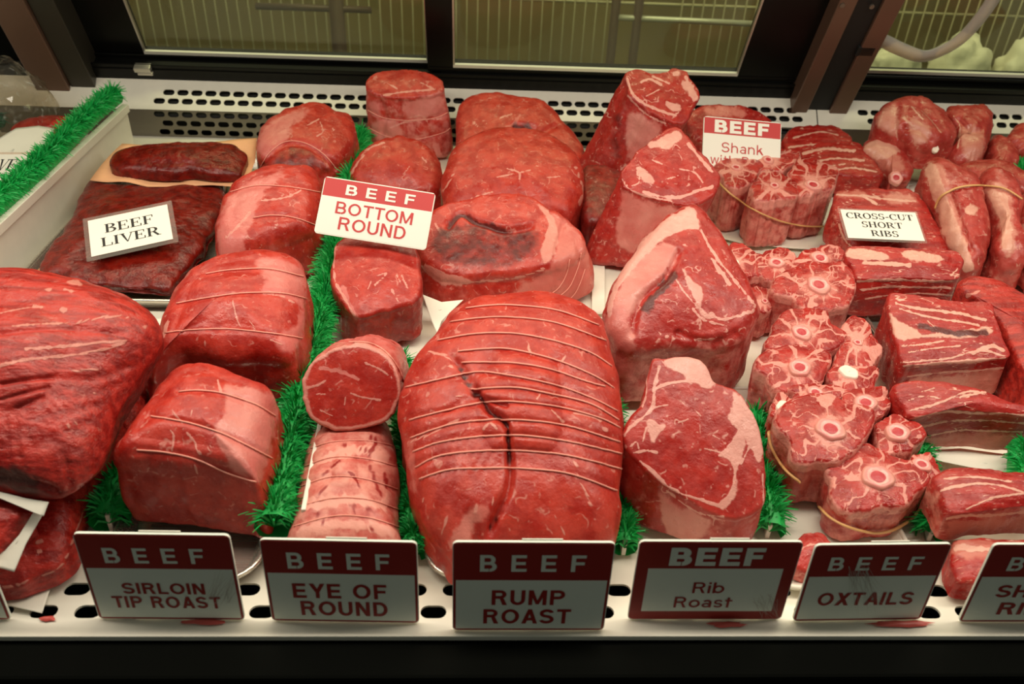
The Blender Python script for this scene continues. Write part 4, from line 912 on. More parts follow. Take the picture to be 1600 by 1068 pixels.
# ------------------------------------------------------------------ oxtails
def blob(cx, cy, rx, ry, seed, am=.10):
    r = random.Random(seed); p1, p2, p3 = (r.random() * 6 for _ in range(3)); o = []
    for k in range(26):
        a = 2 * math.pi * k / 26; m = 1 + am * math.sin(3 * a + p1) + am * .6 * math.sin(5 * a + p2) + am * .4 * math.sin(7 * a + p3)
        o.append((cx + rx * m * math.cos(a), cy + ry * m * math.sin(a)))
    return o
OXG = {1: 'oxtail pieces banded together at the back', 2: 'oxtail pieces in the second bundle', 3: 'oxtail pieces in the third bundle', 4: 'oxtail pieces in the fourth bundle', 5: 'oxtail pieces at the front behind the oxtails sign'}
OX = {1: [], 2: [], 3: [], 4: [], 5: []}
def oxt(g, label, cx, cy, rx, ry, z, b, br, white=False, nray=7, tilt=10, z0=.006, seed=1, taper=.94, memw=()):
    k = 'ox%d_%d' % (g, len(OX[g]))
    piece('oxtail_piece', label, 'meat', blob(cx, cy, rx, ry, seed), (cx, cy + ry, z), tilt, 0, OXG[g], M_oxt, z0=z0, N=150, nr=34, nw=20, rho=.12, hr=.006, dome=.004, namp=.003, taper=taper,
          rays=(b, nray, rx / max(ry, 1) * .8), bones=[(b[0], b[1], br, white)], side=(.34, .6, 0) if g == 1 else (.2, .52, .04), seed=seed, mems=memw, endscale=.9, key=k)
    OX[g].append(BV[k])
z1 = lz((1212, 384), (1212, 308)); Z1 = .0085
oxt(1, 'far oxtail piece of the back bundle, touching the shank sign', 1203, 252, 44, 20, z1 + .006, (1200, 250), 9, z0=Z1, seed=11)
oxt(1, 'left oxtail piece of the back bundle, with a pale fatty side', 1154, 270, 36, 26, z1, (1150, 262), 9, z0=Z1, seed=12)
oxt(1, 'right oxtail piece of the back bundle, with a ringed pink bone', 1268, 280, 38, 30, z1, (1270, 290), 13, z0=Z1, seed=13)
oxt(1, 'front oxtail piece of the back bundle, over the white paper', 1208, 296, 38, 24, z1, (1210, 290), 8, z0=Z1, seed=14)
z2 = .05
oxt(2, 'oxtail piece with small white bone, left of the second bundle', 1158, 415, 34, 30, z2, (1147, 412), 9, True, seed=21)
oxt(2, 'far oxtail piece of the second bundle, under the white paper edge', 1285, 408, 46, 20, z2 + .004, (1281, 404), 14, seed=22)
oxt(2, 'oxtail piece with a ringed bone in the middle of the second bundle', 1213, 420, 36, 28, z2, (1213, 411), 13, seed=23)
oxt(2, 'largest oxtail piece of the second bundle, with a glossy pale bone', 1276, 448, 66, 40, z2 + .006, (1279, 446), 19, seed=24)
oxt(2, 'small oxtail lump at the left front of the second bundle', 1192, 472, 30, 20, z2 - .01, (1195, 470), 6, seed=25)
z3 = .056
oxt(3, 'large oxtail piece at the far side of the third bundle', 1256, 524, 62, 38, z3 + .008, (1252, 520), 16, seed=31)
oxt(3, 'fatty oxtail piece at the right side of the third bundle', 1338, 548, 34, 46, z3, (1340, 535), 7, seed=32)
oxt(3, 'oxtail piece with a round pink bone at the left front of the third bundle', 1238, 580, 54, 38, z3, (1249, 575), 18, seed=33)
oxt(3, 'oxtail piece with a white bone at the right front of the third bundle', 1330, 596, 38, 32, z3 - .006, (1326, 582), 14, True, seed=34)
z4 = .056
oxt(4, 'flat oxtail piece at the far side of the fourth bundle', 1276, 620, 48, 18, z4, (1274, 614), 13, seed=41)
oxt(4, 'oxtail piece at the right back of the fourth bundle', 1352, 634, 40, 27, z4, (1352, 630), 17, seed=42)
oxt(4, 'oxtail sliver with a square white bone at the left of the fourth bundle', 1222, 642, 20, 22, z4 - .004, (1224, 636), 12, True, seed=43)
oxt(4, 'largest oxtail piece, with eight lean lobes round a red marrow bone', 1285, 672, 76, 58, z4 + .002, (1297, 671), 22, nray=8, seed=44)
oxt(4, 'small oxtail piece with a red marrow bone beside the short rib slab', 1400, 684, 38, 30, z4 - .008, (1402, 676), 18, seed=45)
z5 = lz((1365, 858), (1365, 806))
oxt(5, 'front oxtail piece with a big ringed bone, held by a rubber band', 1364, 754, 80, 50, z5, (1371, 746), 23, nray=8, seed=51, z0=.0045)
oxt(5, 'small oxtail piece at the right end of the front bundle', 1440, 738, 26, 26, z5, (1440, 726), 13, seed=52, z0=.0045)
def band(label, bvs, pl, r=.0016, group='tan rubber bands round the bundles'):
    p = on_surface(bvs, catmull(pl, 70, False), .0016)
    q = np.array([tuple(x[1]) for x in p])
    for _ in range(6): q[1:-1] = .25 * q[:-2] + .5 * q[1:-1] + .25 * q[2:]
    nrm = (CAM - q); nrm /= np.linalg.norm(nrm, axis=1)[:, None]; q = q + nrm * .0025
    mb = MB(); mb.tube([tuple(x) for x in q], r, 8, flat=.7)
    return mb.build('rubber_band', M_band, None, True, origin=q[0], label=label, cat='rubber band', group=group)
band('tan rubber band round the oxtail bundle on white paper at the back', OX[1], [(1122, 282), (1145, 305), (1180, 328), (1220, 345), (1262, 353), (1296, 352)])
band('tan rubber band down the left side of the fourth oxtail bundle', OX[4], [(1203, 672), (1208, 700), (1225, 728), (1250, 752)], .0015)
band('tan rubber band round the front oxtail piece', OX[5], [(1282, 790), (1300, 808), (1335, 824), (1375, 830), (1415, 816), (1436, 792)])
sheet('white paper under the back oxtail bundle', [(1104, 352), (1112, 340), (1180, 330), (1290, 340), (1312, 392), (1240, 388), (1160, 380), (1128, 372)], (1200, 384, .0065), 0, 0, curl=.0008)
sheet('white paper under the front oxtail piece', [(1205, 700), (1290, 690), (1430, 770), (1446, 850), (1380, 905), (1290, 880), (1220, 800)], (1330, 880, .0018), 0, 0, curl=.0004)

# ------------------------------------------------------------------ short ribs
G_sr = 'layered short ribs in the right column'
piece('short_rib', 'dark red rib slab at the back, right of the shank sign', 'meat', [(1222, 222), (1232, 204), (1250, 199), (1300, 200), (1318, 210), (1330, 228), (1300, 246), (1250, 248), (1228, 238)], LP((1270, 285), (1270, 247)), 16, 0, G_sr, M_short, rho=.12, hr=.008, N=140,
      fat=[(1.3, [(1240, 215), (1280, 206), (1310, 212)]), (1.4, [(1232, 230), (1270, 226), (1310, 226)])], side=(0, 0, .15))
piece('short_rib', 'striped rib slab behind the cross-cut short ribs card', 'meat', [(1248, 246), (1262, 232), (1300, 224), (1338, 226), (1358, 246), (1376, 268), (1374, 280), (1330, 282), (1285, 276), (1262, 264)], LP((1310, 312), (1310, 280)), 18, 0, G_sr, M_short, rho=.12, hr=.008, N=150,
      fat=[(2.2, [(1255, 240), (1290, 232), (1335, 236)]), (1.6, [(1262, 258), (1300, 248), (1350, 250)]), (1.6, [(1290, 270), (1330, 262), (1370, 268)]), (1.2, [(1280, 262), (1320, 256)])], side=(0, 0, .1))
piece('short_rib', 'flat cross-cut rib slab lying under the cross-cut short ribs card', 'meat', [(1300, 312), (1310, 300), (1360, 296), (1425, 302), (1440, 316), (1462, 352), (1484, 388), (1470, 398), (1400, 396), (1340, 392), (1318, 372), (1302, 340)], LP((1400, 440), (1400, 397)), 22, 0, G_sr, M_short, rho=.1, hr=.008, dome=.004, N=170, nr=34,
      fat=[(1.6, [(1306, 304), (1350, 306), (1400, 312), (1430, 314)]), (1.5, [(1310, 350), (1330, 385), (1400, 392)]), (2, [(1350, 308), (1370, 318)])], memp=[[(1308, 300), (1340, 297), (1352, 306), (1316, 310)], [(1380, 304), (1420, 305), (1430, 314), (1395, 318)]], side=(.1, .3, 0), z0=.02)
piece('short_rib', 'short rib block with two bone ends on top, in the middle of the rib column', 'meat', [(1320, 402), (1326, 390), (1345, 387), (1400, 390), (1460, 392), (1492, 396), (1506, 408), (1500, 424), (1492, 440), (1420, 438), (1345, 440), (1332, 424)], LP((1420, 512), (1420, 438)), 24, 0, G_sr, M_short, rho=.06, hr=.005, N=190, nw=44,
      fatp=[[(1322, 392), (1350, 388), (1384, 396), (1386, 404), (1350, 406), (1328, 402)], [(1408, 394), (1450, 394), (1475, 404), (1465, 410), (1425, 408)]], memp=[[(1345, 392), (1385, 398), (1385, 404), (1355, 402)], [(1420, 396), (1470, 402), (1468, 408), (1440, 406)]],
      fat=[(2.0, [(1340, 440), (1400, 436), (1488, 440)]), (1.6, [(1345, 452), (1400, 447), (1485, 450)]), (1.2, [(1350, 466), (1420, 458), (1490, 462)]), (1.6, [(1486, 430), (1496, 420)]), (3, [(1350, 410), (1390, 412), (1420, 414)])], side=(.08, .1, .05), z0=.012)
piece('beef_slab', 'smooth red beef slab behind the short ribs at the right edge', 'meat', [(1500, 445), (1520, 438), (1560, 440), (1600, 462), (1680, 500), (1680, 640), (1620, 636), (1594, 590), (1570, 530), (1540, 485), (1505, 460)], LP((1600, 660), (1600, 600)), 14, 0, None, M_grain, rho=.12, hr=.008, N=150, cap=(0, 0, 0), fat=[(2.5, [(1512, 462), (1530, 455)])], side=(0, 0, .1))
piece('short_rib', 'thick short rib slab with a white marbled end and scraped bone underside', 'meat', [(1386, 470), (1394, 461), (1420, 464), (1480, 470), (1540, 474), (1552, 490), (1564, 530), (1578, 562), (1540, 566), (1480, 570), (1418, 574), (1404, 560), (1396, 520), (1388, 490)], LP((1500, 640), (1480, 570)), 24, 0, G_sr, M_short, rho=.05, hr=.005, dome=.004, N=220, nr=50, nw=44,
      fatp=[[(1392, 490), (1402, 500), (1428, 512), (1440, 524), (1420, 530), (1402, 528), (1394, 510)], [(1440, 524), (1500, 516), (1546, 512), (1550, 520), (1500, 528)]],
      fat=[(2.2, [(1400, 474), (1440, 482), (1500, 490), (1540, 500)]), (1.6, [(1405, 482), (1460, 496), (1530, 508)]), (1.8, [(1408, 566), (1480, 560), (1530, 548), (1570, 556)]), (1.4, [(1410, 540), (1440, 538), (1475, 532)]), (1.4, [(1420, 550), (1460, 544), (1500, 540)]), (1.3, [(1450, 500), (1470, 520)]), (3, [(1520, 552), (1548, 540), (1568, 548)]), (2.4, [(1412, 572), (1480, 566), (1572, 560)]), (1.6, [(1420, 590), (1480, 582), (1574, 576)])],
      memp=[[(1424, 594), (1500, 586), (1576, 580), (1576, 640), (1500, 640), (1430, 608)]], darks=[(3, [(1440, 508), (1490, 520), (1540, 520)])], side=(0, .1, .15), z0=.012)
piece('short_rib', 'long short rib slab with a bare bone side, over the white tray paper', 'meat', [(1394, 612), (1402, 602), (1440, 600), (1480, 603), (1520, 610), (1580, 632), (1640, 642), (1660, 660), (1600, 656), (1540, 648), (1480, 646), (1424, 656), (1408, 640)], LP((1500, 725), (1480, 650)), 26, 0, G_sr, M_short, rho=.06, hr=.006, dome=.004, N=220, nr=44, nw=50,
      fat=[(2, [(1424, 640), (1470, 628), (1510, 612), (1535, 614)]), (1.8, [(1422, 655), (1480, 644), (1560, 646), (1620, 650)]), (1.3, [(1420, 625), (1445, 618), (1470, 622)]), (1.3, [(1440, 612), (1460, 606)]), (1.6, [(1430, 670), (1500, 656), (1600, 662)]), (1.2, [(1440, 684), (1500, 672), (1600, 676)]), (2.4, [(1500, 620), (1540, 612)])],
      memp=[[(1440, 690), (1500, 676), (1600, 682), (1600, 730), (1560, 732), (1500, 706), (1444, 702)]], side=(0, .12, .05), z0=.02)
sheet('white paper under the long short rib slab', [(1440, 704), (1500, 700), (1660, 720), (1660, 760), (1600, 746), (1520, 730), (1450, 716)], (1560, 738, .014), 0, 0, curl=.0008)
piece('short_rib', 'front short rib slab, just above the short ribs sign', 'meat', [(1452, 752), (1466, 738), (1500, 734), (1560, 740), (1660, 748), (1680, 800), (1600, 800), (1540, 806), (1480, 812), (1464, 785)], LP((1540, 870), (1540, 806)), 16, 0, G_sr, M_short, rho=.1, hr=.008, N=180, nw=34,
      fat=[(2, [(1470, 765), (1520, 756), (1560, 758), (1600, 768)]), (1.6, [(1510, 795), (1550, 778), (1600, 770)]), (1.6, [(1475, 748), (1520, 745), (1580, 752)]), (2.4, [(1480, 812), (1540, 806), (1620, 802)])],
      memp=[[(1482, 818), (1540, 812), (1640, 806), (1640, 850), (1500, 850)]], side=(.1, .5, 0), z0=.022)
piece('short_rib', 'lowest short rib piece, seen between the oxtails and short ribs signs', 'meat', [(1484, 852), (1500, 842), (1600, 842), (1660, 850), (1660, 905), (1560, 915), (1500, 915), (1486, 890)], (1530, 915, .022), 12, 0, G_sr, M_short, rho=.2, hr=.006, N=120, memp=[[(1488, 846), (1600, 846), (1600, 874), (1520, 872), (1490, 868)]], fat=[(5, [(1495, 855), (1540, 858), (1600, 860)])], side=(0, 0, .15), z0=.003)

piece('oxtail_piece', 'dark oxtail piece low on the deck between the rib roast and oxtails signs', 'meat', [(1232, 872), (1240, 848), (1258, 834), (1282, 834), (1296, 850), (1292, 880), (1272, 898), (1245, 894)], (1262, 898, .016), 12, 0, OXG[5], M_oxt, rho=.2, hr=.006, N=110, z0=.0045, cap=(0, .25, .1), side=(.2, .5, 0), fat=[(2, [(1245, 860), (1270, 850), (1288, 862)])])

# ------------------------------------------------------------------ shanks at the back and right
piece('beef_shank', 'slice of beef shank half hidden behind the shank sign', 'meat', [(1072, 200), (1076, 180), (1095, 168), (1130, 164), (1170, 170), (1195, 182), (1205, 200), (1190, 225), (1140, 230), (1090, 226)], LP((1130, 270), (1130, 230)), 38, 0, None, M_oxt, rho=.2, hr=.01, memp=[[(1100, 170), (1140, 166), (1170, 176), (1150, 184), (1110, 182)]], side=(0, .3, .2), N=120)
G_sh = 'pale bone-in shanks at the right'
def shank(label, out, lip, tilt, fat=(), fatp=(), memp=(), dents=(), strings=(), z0=.006, rho=.7, hr=.03, mat=None, darkp=(), cap=(.0, .3, 0), bones=(), group=G_sh):
    return piece('shank', label, 'meat', out, lip, tilt, 0, group, mat or M_lamb, rho=rho, hr=hr, dome=.003, namp=.006, nsc=24, N=170, nr=40, fat=fat, fatp=fatp, memp=memp, dents=dents, strings=strings, z0=z0, side=(.05, .35, .1), cap=cap, darkp=darkp, endscale=.75, bones=bones)
piece('shank', 'upper shank lying on top of the back pile, with a red cut end', 'meat', [(1370, 190), (1376, 172), (1392, 164), (1412, 160), (1440, 163), (1464, 176), (1480, 196), (1490, 212), (1486, 228), (1470, 236), (1440, 240), (1410, 220), (1384, 208)], (1440, 240, .075), 24, 0, G_sh, M_lamb, z0=.045, rho=.6, hr=.026, namp=.005,
      memp=[[(1372, 188), (1384, 170), (1404, 164), (1402, 210), (1386, 206)], [(1420, 186), (1445, 190), (1455, 215), (1430, 222)]], fat=[(1.2, [(1402, 166), (1398, 190), (1402, 214)]), (2.2, [(1412, 184), (1430, 200)]), (1.6, [(1440, 170), (1460, 190), (1470, 206)]), (1.4, [(1425, 168), (1442, 186)]), (1.4, [(1380, 176), (1376, 196)])], dents=[(4, .004, [(1402, 166), (1398, 190), (1402, 214)]), (5, .005, [(1415, 200), (1440, 205), (1455, 220)]), (4, .004, [(1440, 166), (1458, 184), (1470, 200)])], cap=(0, .15, .1), side=(0, .3, .1), bones=[(1461, 232, 6, True)])
shank('fat covered shank at the left foot of the back pile', [(1346, 236), (1352, 220), (1366, 212), (1390, 214), (1410, 232), (1420, 256), (1421, 276), (1410, 286), (1390, 288), (1384, 270), (1366, 258)], (1395, 288, .03), 26, fatp=[[(1350, 235), (1365, 216), (1392, 218), (1406, 236), (1390, 246), (1366, 248)]], memp=[[(1350, 240), (1400, 240), (1410, 270), (1385, 270)]], rho=.6, hr=.018, bones=[(1400, 278, 10, False)])
shank('red lobed shank in the middle of the back pile', [(1470, 190), (1480, 170), (1510, 166), (1535, 168), (1549, 182), (1548, 200), (1540, 225), (1536, 250), (1520, 266), (1490, 262), (1478, 240), (1490, 220)], (1510, 266, .05), 28, z0=.012, memp=[[(1500, 200), (1530, 200), (1536, 245), (1510, 250)]], fat=[(1.5, [(1490, 180), (1500, 200), (1496, 230)])], dents=[(6, .006, [(1500, 185), (1510, 200), (1530, 205)])], cap=(0, .1, 0), rho=.6, hr=.026)
shank('red shank end at the right of the back pile', [(1540, 232), (1552, 214), (1572, 226), (1590, 246), (1590, 266), (1570, 276), (1545, 268)], (1565, 276, .035), 24, cap=(0, .05, 0), rho=.5, hr=.02)
shank('shank at the right photo edge behind the back pile', [(1568, 226), (1580, 206), (1600, 200), (1660, 210), (1660, 250), (1600, 246)], (1600, 246, .055), 24, cap=(0, .3, 0), rho=.5, hr=.02)
shank('long banded shank at the right, left one of the bundle', [(1440, 275), (1446, 258), (1462, 253), (1490, 264), (1515, 275), (1530, 300), (1535, 330), (1540, 370), (1534, 410), (1524, 428), (1505, 425), (1480, 380), (1462, 330), (1446, 300)], (1515, 428, .035), 24, z0=.01,
      fatp=[[(1445, 262), (1462, 258), (1472, 285), (1492, 340), (1512, 385), (1520, 420), (1505, 422), (1480, 375), (1458, 320)], [(1510, 320), (1530, 322), (1526, 335), (1510, 332)]], memp=[[(1445, 262), (1475, 262), (1500, 340), (1520, 420), (1490, 400), (1455, 310)]], dents=[(5, .005, [(1485, 300), (1500, 340), (1520, 390)])], cap=(0, .15, 0), rho=.55, hr=.028)
shank('long banded shank at the right, with a bluish sinew and square cut end', [(1530, 290), (1540, 268), (1562, 270), (1582, 290), (1586, 330), (1590, 380), (1598, 410), (1590, 428), (1560, 424), (1545, 400), (1548, 360), (1536, 325)], (1570, 428, .035), 24, z0=.01,
      fatp=[[(1545, 300), (1572, 305), (1580, 345), (1582, 385), (1570, 390), (1560, 350)]], memp=[[(1540, 290), (1575, 295), (1586, 350), (1586, 395), (1570, 395), (1555, 350)]], cap=(0, .1, 0), rho=.55, hr=.028)
shank('shank cut off by the right photo edge beside the bundle', [(1582, 330), (1590, 310), (1620, 300), (1670, 320), (1670, 430), (1620, 440), (1598, 410), (1588, 370)], (1620, 440, .03), 22, cap=(0, .35, 0), fatp=[[(1590, 350), (1610, 350), (1605, 378), (1590, 375)]], rho=.5, hr=.024)
shank('back shank lying behind the banded bundle', [(1490, 270), (1510, 258), (1560, 256), (1600, 275), (1660, 290), (1660, 330), (1590, 310), (1530, 300)], (1550, 305, .05), 22, cap=(0, .25, 0), rho=.5, hr=.02, z0=.012)
_sb = [v['bv'] for k, v in REG.items() if v['ob'].name.startswith('shank')]
band('tan rubber band round the long shanks at the right', _sb, [(1462, 326), (1470, 308), (1490, 296), (1515, 291), (1545, 291), (1570, 296), (1596, 312)], .0017)
sheet('white paper under the shanks at the right edge', [(1420, 290), (1440, 284), (1460, 330), (1500, 400), (1580, 440), (1560, 445), (1480, 410), (1440, 350)], (1500, 430, .008), 2, 0, curl=.001, group='white paper scraps between meats')
sheet('white paper slip between the two back shanks', [(1420, 225), (1436, 238), (1460, 240), (1480, 262), (1450, 258), (1428, 240)], (1450, 255, .046), 20, 0, curl=.0006, group='white paper scraps between meats')

# ------------------------------------------------------------------ neighbour section on the far left
sheet('white paper in the left neighbouring section, behind the grass divider', [(-60, 260), (0, 215), (25, 200), (60, 196), (85, 200), (75, 235), (40, 275), (-40, 300)], (20, 280, .055), 12, 0, curl=.0008)
piece('meat_slice', 'sliver of dark red meat behind the left grass divider', 'meat', [(20, 205), (40, 192), (75, 186), (110, 188), (112, 200), (80, 205), (50, 208)], (60, 206, .05), 8, 0, None, M_lean, z0=.0025, rho=.3, N=80, cap=(0, .2, 0))
v = []; rnd = random.Random(4)
import bmesh
bmm = bmesh.new(); bmesh.ops.create_icosphere(bmm, subdivisions=4, radius=1)
cc = PY(18, 140, .93)
VV = np.array([tuple(x.co) for x in bmm.verts]); dd = 1 + .25 * fbm(VV * 2.2, 5, 3) + .09 * np.abs(fbm(VV * 7, 9, 2))
for x, s in zip(bmm.verts, dd): x.co = Vector((x.co.x * .075 * s, x.co.y * .06 * s, x.co.z * .062 * s))
me = bpy.data.meshes.new('plastic_bag'); bmm.to_mesh(me); bmm.free(); me.materials.append(M_wrap)
zb = min(q.co.z for q in me.vertices)
link('plastic_bag', me, None, (cc[0] - .02, cc[1], .0025 - zb + .02), 'crumpled clear plastic bag in the upper left corner', 'plastic bag')

# white wrapped goods in the kitchen beyond the right door
def lump(label, px, py, y, sx, sy, sz, seed, mat, zbot):
    b = bmesh.new(); bmesh.ops.create_icosphere(b, subdivisions=4, radius=1)
    VV = np.array([tuple(x.co) for x in b.verts]); dd = 1 + .34 * fbm(VV * 2.0, seed, 3) + .22 * np.abs(fbm(VV * 4.5, seed, 2))
    for x, s in zip(b.verts, dd): x.co = Vector((x.co.x * sx * s, x.co.y * sy * s, max(x.co.z * sz * s, -sz * .6)))
    m = bpy.data.meshes.new('wrapped_package'); b.to_mesh(m); b.free(); m.materials.append(mat); m.polygons.foreach_set('use_smooth', [True] * len(m.polygons))
    c = PY(px, py, y); link('wrapped_package', m, None, (c[0], y, zbot + sz * .6), label, 'package', 'white wrapped packages beyond the right door')
M_wrapw = plain('white_wrapping_paper', (240, 234, 214), .5, bump=.6, bscale=30, var=.12)
lump('white wrapped package beyond the right door, left one', 1395, 100, 1.47, .068, .06, .085, 3, M_wrapw, -.045)
lump('white wrapped package beyond the right door, in the middle', 1500, 95, 1.50, .062, .06, .095, 6, M_wrapw, -.045)
lump('white wrapped package beyond the right door, at the photo edge', 1604, 95, 1.48, .062, .06, .088, 8, M_wrapw, -.045)

# ------------------------------------------------------------------ signs
def sans_text(body, w, h, M, wt=.19, space=0.0, th=.0002):
    """own extended sans-serif letters drawn as strips, fitted into a w x h box"""
    X = .72; wy = wt * .82
    def R(x0, y0, x1, y1): return [(x0, y0), (x1, y0), (x1, y1), (x0, y1)]
    def A(cx, cy, rx, ry, a0, a1, n=18, k=1.0):
        o = []
        for q in range(n):
            t0, t1 = (math.radians(a0 + (a1 - a0) * s / n) for s in (q, q + 1))
            o.append([(cx + rx * math.cos(t0), cy + ry * math.sin(t0)), (cx + rx * math.cos(t1), cy + ry * math.sin(t1)), (cx + (rx - wt * k) * math.cos(t1), cy + (ry - wy * k) * math.sin(t1)), (cx + (rx - wt * k) * math.cos(t0), cy + (ry - wy * k) * math.sin(t0))])
        return o
    T = 1 - wy; m = .5 - wy / 2; st = R(0, 0, wt, 1)
    G = {'B': ([st, R(0, T, .45, 1), R(0, m, .45, m + wy), R(0, 0, .45, wy)] + A(.45, .75 - wy / 4, .31, .25 + wy / 4, -90, 90) + A(.48, .25 + wy / 4, .35, .25 + wy / 4, -90, 90), .93),
         'E': ([st, R(0, T, .74, 1), R(0, m, .70, m + wy), R(0, 0, .76, wy)], .86), 'F': ([st, R(0, T, .72, 1), R(0, m, .66, m + wy)], .80),
         'S': (A(.42, .71, .40, .29, 15, 270) + A(.42, .29, .42, .29, -165, 90), .94), 'I': ([st], wt + .12),
         'R': ([st, R(0, T, .46, 1), R(0, .43, .46, .43 + wy)] + A(.46, .715, .34, .285, -90, 90) + [[(.44, .46), (.44 + wt, .46), (.86, 0), (.85 - wt * 1.15, 0)]], .97),
         'P': ([st, R(0, T, .46, 1), R(0, .40, .46, .40 + wy)] + A(.46, .70, .36, .30, -90, 90), .90), 'L': ([st, R(0, 0, .70, wy)], .78),
         'O': (A(.50, .5, .50, .5, 0, 360, 32), 1.10), 'N': ([st, R(.82 - wt, 0, .82, 1), [(0, 1), (wt * 1.1, 1), (.82, 0), (.82 - wt * 1.1, 0)]], .96),
         'T': ([R(0, T, .80, 1), R(.40 - wt / 2, 0, .40 + wt / 2, 1)], .84),
         'A': ([[(0, 0), (wt * 1.1, 0), (.45 + wt * .5, 1), (.45 - wt * .5, 1)], [(.90 - wt * 1.1, 0), (.90, 0), (.45 + wt * .5, 1), (.45 - wt * .5, 1)], R(.2, .22, .7, .22 + wy)], .94),
         'Y': ([[(0, 1), (wt * 1.2, 1), (.44 + wt / 2, .40), (.44 - wt / 2, .40)], [(.88 - wt * 1.2, 1), (.88, 1), (.44 + wt / 2, .40), (.44 - wt / 2, .40)], R(.44 - wt / 2, 0, .44 + wt / 2, .42)], .92),
         'U': ([R(0, .36, wt, 1), R(.82 - wt, .36, .82, 1)] + A(.41, .37, .41, .37, 180, 360), .95), 'D': ([st, R(0, T, .38, 1), R(0, 0, .38, wy)] + A(.38, .5, .46, .5, -90, 90), .96),
         'M': ([st, R(1.0 - wt, 0, 1.0, 1), [(0, 1), (wt * 1.15, 1), (.5 + wt * .4, .06), (.5 - wt * .4, .06)], [(1 - wt * 1.15, 1), (1, 1), (.5 + wt * .4, .06), (.5 - wt * .4, .06)]], 1.13),
         'X': ([[(0, 0), (wt * 1.25, 0), (.88, 1), (.88 - wt * 1.25, 1)], [(.88 - wt * 1.25, 0), (.88, 0), (wt * 1.25, 1), (0, 1)]], .94), 'H': ([st, R(.80 - wt, 0, .80, 1), R(0, m, .8, m + wy)], .94), ' ': ([], .42),
         'i': ([R(0, 0, wt, X), R(0, .84, wt, 1)], wt + .11), 'b': ([st] + A(.38, X / 2, .38, X / 2, 0, 360, 24), .86), 'o': (A(.39, X / 2, .39, X / 2, 0, 360, 24), .87),
         'a': (A(.34, .47, .31, .25, 0, 155) + [R(.65 - wt, 0, .65, .48)] + A(.31, .21, .31, .21, 0, 360, 22, .85), .76), 's': (A(.31, .51, .29, .21, 15, 270, k=.85) + A(.31, .21, .31, .21, -165, 90, k=.85), .71),
         't': ([R(.14, 0, .14 + wt, .94), R(0, X - wy, .50, X)], .56), 'h': ([st] + A(.36, .40, .36, .32, 0, 180) + [R(.72 - wt, 0, .72, .41)], .84), 'n': ([R(0, 0, wt, X)] + A(.36, .40, .36, .32, 0, 180) + [R(.72 - wt, 0, .72, .41)], .84),
         'k': ([st, [(wt * .8, .20), (wt * .8, .42), (.42, X), (.42 + wt * 1.3, X)], [(.26, .36), (.40, .50), (.74, 0), (.74 - wt * 1.3, 0)]], .78), 'e': (A(.39, X / 2, .39, X / 2, 0, 325, 24) + [R(.1, .30, .70, .30 + wy * .8)], .86),
         'w': ([[(0, X), (wt, X), (.26 + wt * .5, 0), (.26 - wt * .3, 0)], [(.26 - wt * .3, 0), (.26 + wt * .5, 0), (.50 + wt * .4, X), (.50 - wt * .4, X)], [(.50 - wt * .4, X), (.50 + wt * .4, X), (.74 + wt * .3, 0), (.74 - wt * .5, 0)], [(.74 - wt * .5, 0), (.74 + wt * .3, 0), (1, X), (1 - wt, X)]], 1.06)}
    ps = []; x = 0
    for c in body:
        for p in G[c][0]: ps.append([(x + q[0], q[1]) for q in p])
        x += G[c][1] + space
    x0 = min(q[0] for p in ps for q in p); x1 = max(q[0] for p in ps for q in p)
    mb = MB()
    for k, p in enumerate(ps):
        if sum(p[i][0] * p[(i + 1) % 4][1] - p[(i + 1) % 4][0] * p[i][1] for i in range(4)) < 0: p = p[::-1]
        mb.add([M @ Vector(((q[0] - (x0 + x1) / 2) / (x1 - x0) * w, (q[1] - .5) * h, th + .000004 * (k % 9))) for q in p], [(0, 1, 2, 3)])
    return mb
